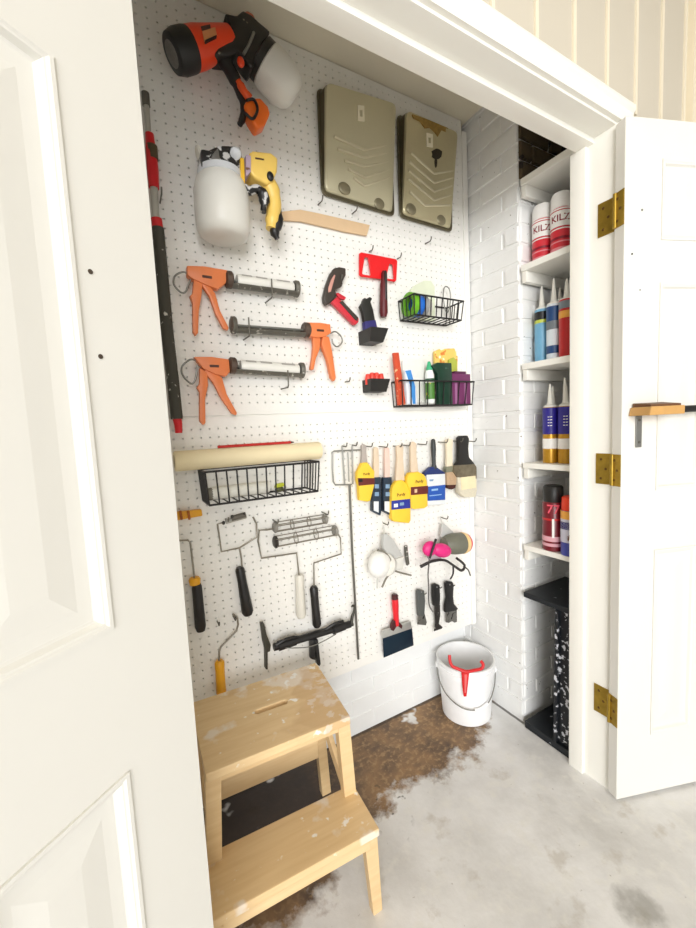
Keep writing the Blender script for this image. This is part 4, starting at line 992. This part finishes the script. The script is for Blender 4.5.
frame('roller frame with black handle and lower wire cage', B2, -.036, [(608,142),(628,176),(632,250),(505,292),(506,402)], (504,400), (520,588), .0125, black_h,
      cage=((324,196),(606,142),.0185,dk_cap,grey_cap), taper=[(0,.010),(.06,.0145),(.3,.0135),(.6,.0140),(.93,.0155),(1,.011)])
frame('mini roller frame with amber handle above the step stool', L7, -.022, [(258,508),(280,528),(284,560),(276,590),(200,668),(192,690),(190,748)], (192,735), (202,896), .0125, yellow_dk,
      taper=[(0,.010),(.06,.0150),(.3,.0140),(.7,.0140),(.95,.0155),(1,.012)], wr_=.003)
hook(217,621,'bare peg hook left of the amber-handled roller frame',.03); hook(233,616,'peg hook carrying the amber-handled roller frame',.03)
hook(226,519,'peg hook above the small square roller frame',.03); hook(273,520,'peg hook above the wire cage roller frames, left one',.045); hook(322,512,'peg hook above the wire cage roller frames, right one',.045)

# wide adjustable roller frame, black bar
y = -.032
t = thing('wide_paint_roller', B7(400,440,y), 'wide black bar roller frame with hooked ends above the stool', 'roller frame')
MB().tube([B7(138,332,y),B7(580,198,y)], .0125, 14).build('crossbar', black_pl, t)
MB().tube([B7(165,325,y),B7(262,292,y)], .0165, 14).build('left_clamp', black_pl, t)
MB().tube([B7(478,230,y),B7(545,205,y)], .0170, 14).build('right_clamp', black_pl, t)
MB().prism([B7(*p,y-.010) for p in [(64,196),(84,196),(98,260),(122,320),(118,356),(104,362),(104,462),(92,462),(90,350),(78,300)]], (0,.020,0)).build('left_arm', M('dark_arm', (70,68,60), .5, .4), t, bevel=.002)
MB().tube([B7(588,205,y),B7(592,160,y),B7(606,110,y),B7(600,90,y),B7(588,98,y)], [.009,.006,.0045,.004,.0035], 10, smooth=4).build('right_arm', M('dark_arm', (70,68,60)), t)
MB().tube([B7(200,335,y-.014),B7(270,336,y-.016),B7(350,328,y-.016),B7(420,300,y-.016),B7(500,255,y-.014)], .0018, 6, smooth=4).build('tension_wire', zinc, t)
MB().prism([B7(*p,y-.010) for p in [(352,290),(382,284),(386,300),(382,410),(354,402)]], (0,.020,0)).build('socket', black_pl, t, bevel=.004)
MB().prism([B7(*p,y-.014) for p in [(378,290),(396,288),(412,430),(404,446),(390,432)]], (0,.018,0)).build('grip', black_pl, t, bevel=.004)
MB().tube([B7(150,320,y-.014),B7(210,285,y-.018),B7(275,272,y-.012)], .005, 8, smooth=4).build('left_lever', black_pl, t)
MB().tube([B7(440,228,y-.010),B7(490,196,y-.018),B7(540,180,y-.014)], .005, 8, smooth=4).build('right_lever', black_pl, t)
hook(313,678-4,'peg hook low on the board beside the stool top',.03)

# paint mixing paddle
B3 = K(325,430,7.733)
y = -.018
t = thing('mixing_paddle', P(358,658,y), 'long steel paint mixing paddle hung with its wire head up', 'mixing paddle')
MB().tube([B3(190,425,y), P(352,548,y), P(358.4,659,y)], .0042, 10).build('shaft', M('shaft_steel', (112,110,104), .35, .7), t)
MB().tube([B3(*p,y) for p in [(58,172),(70,163),(290,152),(305,150)]], .0026, 8).build('top_wire', zinc, t)
MB().tube([B3(*p,y) for p in [(58,170),(58,300),(64,400),(80,424),(205,422)]], .0026, 8).build('head_wire', zinc, t)
MB().tube([B3(*p,y) for p in [(132,125),(142,260),(152,420)]], .0026, 8).build('head_bar', zinc, t)
MB().tube([B3(*p,y-.004) for p in [(176,170),(182,280),(186,400)]], .0022, 8).build('inner_bar', zinc, t)
MB().tube([B3(*p,y) for p in [(210,122),(213,260),(215,415),(190,424)]], .0026, 8).build('head_bar', zinc, t)
hook(342,446,'peg hook at the left of the mixing paddle head',.03); hook(352,445,'peg hook inside the mixing paddle head',.03)
hook(345,382,'bare peg hook right of the lowest caulk gun',.03)

# ------------------------------------------------------------------ paint brushes
B4 = K(390,430,6.96)
PY = M('sleeve_yellow', (248,204,62), .5, var=.04); PB = M('band_navy', (40,52,150), .5); PM_ = M('band_maroon', (104,40,34), .5); INK = M('ink_brown', (96,58,30), .5)
def flat(f, pts, y, th, name, mt, t, bevel=.001, holes=()):
    return MB().prism([f(*p, y) for p in pts], (0, th, 0), holes=[[f(*p, y) for p in h] for h in holes]).build(name, mt, t, bevel=bevel)
def word(f, s, a, b_, y, size, mt, t, slope=0.08):
    c = f(a, b_, y); mb = MB()
    text_into(mb, s, lambda x, yy, d: c+Vector((x, -.0004-d, yy)), size, .0002)
    mb.build('lettering', mt, t, smooth=False)
def brush(label, f, y, handle, hm, group='paint brushes on the pegs', hth=.012):
    t = thing('paint_brush', f(*handle[len(handle)//2], y), label, 'paint brush', group)
    flat(f, handle, y-hth/2, hth, 'handle', hm, t, .003)
    return t
greyh = M('grey_handle', (176,166,158), .5); tanh = M('pale_handle', (224,204,178), .5, var=.06); pinkh = M('pinkish_handle', (236,204,190), .5)
y = -.028
t = brush('paint brush in yellow sleeve with brown print, first beside the mixing paddle', B3, y, [(286,118),(300,108),(318,116),(322,180),(330,262),(284,262),(288,180)], greyh)
flat(B3, [(290,252),(330,250),(385,320),(382,430),(352,548),(330,556),(268,545),(262,430),(252,390),(252,330)], y-.010, .020, 'sleeve', PY, t, .004)
flat(B3, [(255,372),(384,372),(384,420),(262,432)], y-.0115, .003, 'print_band', PM_, t)
flat(B3, [(262,380),(292,378),(292,402),(262,404)], y-.0125, .002, 'print_mark', black_pl, t)
word(B3, 'Purdy', 322, 340, y-.0105, .012, INK, t)
y = -.024
DS = M('sleeve_dark', (40,54,70), .4, var=.25, scale=60); SW = M('sleeve_label', (226,230,232), .5)
for (x0, lab, hm) in ((372,'slim brush in dark sleeve with pale handle, left of its pair',tanh),(456,'slim brush in dark sleeve with pinkish handle, right of its pair',pinkh)):
    t = brush(lab, B3, y, [(x0+10,138),(x0+24,130),(x0+42,138),(x0+48,240),(x0+46,380),(x0+8,380),(x0+8,240)], hm)
    flat(B3, [(x0-2,368),(x0+62,364),(x0+64,640),(x0+58,664),(x0-6,630),(x0-4,560)], y-.009, .018, 'sleeve', DS, t, .003)
    flat(B3, [(x0+4,552),(x0+44,552),(x0+44,640),(x0+4,622)], y-.0105, .003, 'sleeve_label', SW, t)
    flat(B3, [(x0+14,420),(x0+46,420),(x0+46,452),(x0+14,452)], y-.0105, .003, 'print_mark', M('blue_grey_print', (130,160,190), .5), t)
    flat(B3, [(x0+14,480),(x0+46,480),(x0+46,512),(x0+14,512)], y-.0105, .003, 'print_mark', M('blue_grey_print', (130,160,190)), t)
    flat(B3, [(x0-2,548),(x0+6,548),(x0+6,625),(x0-2,620)], y-.0105, .003, 'sleeve_edge', black_pl, t)
y = -.038
t = brush('brush in yellow paper sleeve with blue band, hanging lowest', B3, y, [(556,126),(582,116),(608,126),(606,220),(618,392),(548,392),(560,220)], tanh)
flat(B3, [(560,392),(600,386),(650,430),(664,470),(664,700),(650,722),(535,710),(518,690),(518,470),(530,430)], y-.011, .022, 'sleeve', PY, t, .004)
flat(B3, [(517,548),(664,532),(664,604),(517,618)], y-.0125, .003, 'print_band', PB, t)
flat(B3, [(534,572),(565,568),(565,596),(534,600)], y-.0135, .002, 'print_mark', CREAM, t); flat(B3, [(580,562),(612,558),(612,582),(580,586)], y-.0135, .002, 'print_mark', M('blue_grey_print', (130,160,190)), t)
word(B3, 'Purdy', 588, 500, y-.0115, .0165, INK, t)
y = -.046
t = brush('brush in yellow paper sleeve with maroon band, beside the blue brush', B4, y, [(146,92),(166,80),(186,92),(186,180),(200,295),(148,295),(146,180)], tanh)
flat(B4, [(140,298),(200,290),(240,312),(258,352),(265,530),(240,546),(170,552),(150,545),(145,430),(120,370),(122,330)], y-.011, .022, 'sleeve', PY, t, .004)
flat(B4, [(146,398),(266,388),(266,444),(148,454)], y-.0125, .003, 'print_band', PM_, t)
flat(B4, [(172,412),(190,410),(190,436),(172,438)], y-.0135, .002, 'print_mark', M('pale_mark', (226,190,150), .5), t)
word(B4, 'Purdy', 205, 358, y-.0115, .0165, INK, t)
y = -.030
t = thing('paint_brush', B4(315,520,y), 'wide brush in blue and white wrapper with dark handle', 'paint brush', 'paint brushes on the pegs')
MB().lathe(B4(300,62,y), B4(306,268,y), [(0,.004),(.04,.0085),(.3,.0105),(.6,.0085),(.85,.008),(1,.013)], 16).build('handle', M('charcoal_handle', (50,54,54), .45), t)
flat(B4, [(288,258),(324,258),(384,296),(384,320),(246,320),(244,298)], y-.010, .020, 'collar', M('navy_collar', (34,52,108), .45, var=.1), t, .003)
flat(B4, [(256,312),(384,305),(386,385),(262,395)], y-.012, .024, 'wrapper_top', SW, t, .002)
flat(B4, [(262,394),(386,378),(386,486),(264,494)], y-.0122, .0244, 'wrapper_middle', M('wrapper_blue', (34,86,176), .45, var=.06), t, .002)
flat(B4, [(256,494),(386,486),(388,518),(256,522)], y-.012, .024, 'wrapper_foot', SW, t, .002)
flat(B4, [(275,345),(305,342),(300,356),(278,358)], y-.0135, .002, 'print_mark', M('blue_grey_print', (130,160,190)), t)
flat(B4, [(290,412),(335,406),(335,420),(290,426)], y-.0137, .002, 'print_mark', M('pale_blue_print', (150,190,230), .5), t); flat(B4, [(276,455),(360,446),(360,452),(276,462)], y-.0137, .002, 'print_mark', M('pale_blue_print', (150,190,230)), t)
y = -.030
t = brush('small brush with cream handle and dark-tipped bristles', B4, y, [(394,70),(414,58),(440,66),(436,150),(438,262),(396,262),(398,150)], M('cream_handle', (236,222,196), .5))
flat(B4, [(392,256),(440,250),(446,292),(392,296)], y-.009, .018, 'ferrule', M('green_grey_ferrule', (150,150,128), .4, .5), t, .002)
flat(B4, [(396,296),(446,290),(464,330),(462,382),(398,384)], y-.010, .020, 'bristles', M('bristle_tan', (190,160,128), .8, var=.15, scale=150), t, .003)
flat(B4, [(398,380),(462,378),(456,404),(430,416),(404,404)], y-.0095, .019, 'bristle_tip', M('bristle_dark', (70,30,22), .8, var=.2), t, .003)
y = -.034
t = brush('big worn brush with black handle, nearest the brick wall', B4, y, [(480,55),(492,40),(540,38),(552,60),(546,130),(552,190),(585,228),(592,246),(450,258),(480,215),(482,130)], black_h, hth=.018)
flat(B4, [(450,246),(590,236),(604,258),(606,340),(470,330),(442,290)], y-.012, .024, 'ferrule', M('grimy_ferrule', (128,118,98), .35, .5, var=.3, scale=60), t, .003)
flat(B4, [(494,330),(596,318),(598,402),(500,418)], y-.0135, .004, 'label', M('cream_label', (236,220,180), .6), t)
flat(B4, [(470,325),(606,335),(606,420),(596,466),(520,470),(484,440)], y-.0115, .023, 'bristles', M('bristle_pale', (214,206,184), .8, var=.12, scale=150), t, .003)
for u, v, nm in ((364,446,'paddle-side yellow-sleeved brush'),(379,446.5,'left slim brush'),(393,446,'right slim brush'),(401,445,'lowest yellow-sleeved brush'),(417.5,444,'maroon-banded brush'),(438,442,'blue-wrapped brush'),(453,441,'small cream-handled brush'),(466,441,'big black-handled brush')):
    hook(u, v, 'dark peg hook carrying the '+nm, .05)

# ------------------------------------------------------------------ masks
B5 = K(360,515,5.8)
y = -.05
t = thing('dust_mask', B5(130,420,y), 'white half mask with grey straps hanging below the brushes', 'mask')
y = -.058; c = B5(112,284,y)
rot = Matrix.Rotation(math.radians(25), 3, 'Z')
MB().ell(c, .056,.036,.050, rot=rot, seg=28, ring=16).build('shell', M('mask_white', (244,243,238), .6), t)
MB().lathe(B5(175,290,y+.02), B5(90,284,y-.02), [(0,.026),(.2,.040),(.35,.042),(.36,.02)], 28).build('face_seal', M('seal_white', (224,222,214), .6), t)
MB().prism([B5(*p,y+.012) for p in [(138,112),(160,108),(200,150),(258,250),(250,318),(196,318),(180,270),(136,190)]], (0,.018,0)).build('head_harness', M('grey_harness', (192,192,188), .6), t, bevel=.004)
MB().prism([B5(*p,y+.004) for p in [(196,262),(256,240),(250,316),(194,318)]], (0,.012,0)).build('harness_base', M('pale_harness', (218,216,208), .6), t, bevel=.003)
stg = M('strap_grey', (128,124,112), .7)
MB().tube([B5(100,205,y-.01),B5(140,215,y-.014),B5(176,260,y-.01),B5(184,320,y-.005),B5(150,370,y),B5(128,420,y)], .0036, 8, smooth=4).build('strap', stg, t)
MB().tube([B5(180,312,y),B5(220,330,y),B5(296,350,y+.01)], .0036, 8, smooth=4).build('lower_strap', stg, t)
MB().tube([B5(100,370,y+.01),B5(100,425,y+.01)], .0026, 8).build('loose_strap', M('pale_strap', (200,200,192), .7), t)
MB().tube([B5(140,112,y+.02),B5(136,60,y+.03)], .0022, 8).build('hang_loop', M('pale_strap', (200,200,192)), t)
mb = MB(); mb.prism([B5(*p,-.02) for p in [(262,182),(276,176),(288,285),(276,296),(266,240)]], (0,.010,0)); tag(mb.build('buckle_strip', M('dark_buckle', (90,88,80), .5, splat=((206,204,196), 60, .58)), bevel=.002), 'thin dark buckle strip hanging between the two masks', 'strip')
y = -.065
t = thing('respirator', B5(480,300,y), 'pink and grey respirator with black straps hung by the brick wall', 'respirator')
pink = M('magenta_filter', (226,44,128), .45, var=.06); og = M('olive_grey_shell', (112,112,98), .5, var=.1)
MB().ell(B5(405,195,y-.006), .034,.020,.030, seg=22, ring=14).build('left_filter', pink, t)
MB().ell(B5(474,205,y-.012), .048,.024,.028, rot=Matrix.Rotation(.35,3,'Y'), seg=22, ring=14).build('right_filter', pink, t)
a, b_ = B5(486,172,y+.012), B5(596,162,y+.004)
MB().lathe(a, b_, [(0,.028),(.2,.038),(.55,.044),(.9,.044),(1,.038)], 30).build('canister', og, t)
d = b_-a
MB().lathe(b_-d*.08, b_+d*.10, [(0,.0440),(.3,.0450),(1,.042)], 28).build('cream_ring', M('cream_ring', (240,206,146), .5), t)
MB().lathe(b_+d*.08, b_+d*.34, [(0,.041),(.4,.039),(.8,.030),(1,.02)], 28).build('pink_disc', M('coral_pink', (222,84,104), .5), t)
MB().prism([B5(*p,y+.03) for p in [(478,52),(490,50),(545,100),(520,130),(470,130)]], (0,.01,0)).build('head_harness', M('grey_harness', (192,192,188)), t, bevel=.003)
MB().prism([B5(*p,y-.012) for p in [(405,250),(430,225),(470,246),(480,262),(420,275)]], (0,.02,0)).build('nose_piece', M('grey_nose', (170,160,164), .5), t, bevel=.004)
blk = M('black_strap', (44,40,40), .6)
MB().tube([B5(350,300,y-.01),B5(380,285,y-.016),B5(420,268,y-.018),B5(490,262,y-.018),B5(545,295,y-.012),B5(590,322,y-.004),B5(606,290,y),B5(560,250,y)], [.0065,.0062,.0055,.005,.005,.0055,.005,.005], 10, smooth=4).build('lower_strap', blk, t)
MB().tube([B5(440,140,y-.026),B5(425,190,y-.034),B5(405,250,y-.026)], [.005,.0045,.004], 8, smooth=4).build('front_strap', blk, t)
MB().tube([B5(600,300,y),B5(626,316,y),B5(640,352,y)], .0028, 8, smooth=3).build('loose_strap', blk, t)
MB().tube([B5(402,260,y-.02),B5(395,340,y),B5(398,420,y+.02),P(429,604,-.03),P(433,612,-.03)], .0028, 8, smooth=4).build('long_cord', M('grey_cord', (110,106,104), .6), t)
MB().tube([B5(540,290,y-.01),B5(540,340,y+.01),B5(524,372,y+.012)], .0036, 8, smooth=3).build('rear_strap', blk, t)
MB().tube([B5(478,55,y+.032),B5(465,10,-.03)], .0022, 8).build('hang_loop', M('pale_strap', (200,200,192)), t)
hook(383,523,'peg hook the white mask hangs from',.03); hook(440,517,'peg hook the pink respirator hangs from',.04)

# ------------------------------------------------------------------ knives and scrapers
B6 = K(370,575,6.96)
y = -.022
t = thing('taping_knife', B6(195,560,y), 'wide taping knife with red handle and dark blade', 'taping knife')
flat(B6, [(90,440),(292,366),(304,490),(96,576)], y-.001, .002, 'blade', M('blued_steel', (20,44,62), .3, .5, var=.1), t, .0003)
flat(B6, [(84,420),(90,388),(284,325),(292,372),(90,442)], y-.004, .008, 'blade_back', M('bright_steel', (200,200,196), .3, .7), t, .001)
MB().lathe(B6(172,140,y-.004), B6(184,350,y-.004), [(0,.009),(.06,.0125),(.3,.0135),(.6,.0115),(.85,.011),(1,.010)], 18).build('handle', M('knife_red', (222,32,44), .35), t)
MB().lathe(B6(171,134,y-.004), B6(173,166,y-.004), [(0,.009),(.2,.0128),(1,.0132)], 16).build('end_cap', M('deep_red_black', (70,18,22), .5), t)
flat(B6, [(168,320),(192,316),(228,352),(222,376),(190,352),(166,392),(150,386),(152,352)], y-.011, .014, 'fork', M('deep_red_black', (70,18,22)), t, .002)
def scraper(label, hpts, mpts, hm, mm, hole):
    t = thing('putty_knife', B6(*mpts[len(mpts)//2], y), label, 'putty knife', 'putty knives beside the red taping knife')
    flat(B6, hpts, y-.007, .014, 'handle', hm, t, .003)
    flat(B6, mpts, y-.0015, .003, 'blade', mm, t, .0005)
    c = B6(*hole, y-.007); MB().lathe(c, c+Vector((0,-.0012,0)), [(0,.0032),(1,.0028)], 12).build('hang_eyelet', M('eyelet_grey', (150,150,148), .4, .5), t)
sm = M('spattered_blade', (120,118,112), .4, .5, var=.2, splat=((40,38,36), 50, .55))
scraper('putty knife with grey handle, nearest the red taping knife', [(332,115),(345,104),(378,108),(386,180),(380,285),(340,288),(334,200)], [(340,270),(380,268),(396,330),(388,350),(332,345)], M('slate_handle', (84,86,84), .5, var=.1), sm, (358,118))
scraper('black putty knife with narrow hooked blade, in the middle', [(440,72),(462,62),(486,70),(490,150),(488,210),(470,225),(446,215),(440,140)], [(450,210),(488,208),(490,280),(480,340),(506,362),(500,374),(446,392),(456,330),(450,270)], black_pl, M('dark_blade', (60,56,54), .4, .5, var=.2, splat=((160,158,150), 60, .64)), (466,84))
scraper('black putty knife with flared foot, nearest the brick wall', [(528,58),(545,44),(576,48),(584,70),(580,150),(586,200),(614,234),(606,246),(585,252),(526,262),(526,220),(538,160)], [(532,250),(604,240),(606,326),(590,332),(570,322),(548,334),(530,330)], black_pl, sm, (556,68))
for u, v, nm in ((393.5,594.5,'red taping knife'),(421.5,592,'grey-handled putty knife'),(437,586,'hooked black putty knife'),(450,584,'flared black putty knife')):
    hook(u, v, 'peg hook carrying the '+nm, .022, up=.006)

# ------------------------------------------------------------------ light
w = bpy.data.worlds.new('world'); SC.world = w; w.use_nodes = True
bg_ = w.node_tree.nodes['Background']; bg_.inputs[0].default_value = (1.0,.97,.90,1); bg_.inputs[1].default_value = .46
def area(name, loc, rot, sx, sy, power, colr):
    ld = bpy.data.lights.new(name, 'AREA'); ld.shape = 'RECTANGLE'; ld.size = sx; ld.size_y = sy; ld.energy = power; ld.color = colr
    o = bpy.data.objects.new(name, ld); o.location = loc; o.rotation_euler = rot; COL.objects.link(o); return o
area('garage_door_daylight', (-4.4,-7.5,2.5), (math.radians(80),0,math.radians(-25)), 5.0, 3.4, 620, (.975,.985,1.0))
area('garage_ceiling_lamp', (-.9,-2.0,2.70), (0,0,0), 1.2, .3, 4, (1.0,.88,.68))
SC.view_settings.view_transform = 'Standard'; SC.view_settings.look = 'None'; SC.view_settings.gamma = 1.0; SC.view_settings.exposure = 0.10
SC.cycles.use_denoising = True
SC.cycles.max_bounces = 8
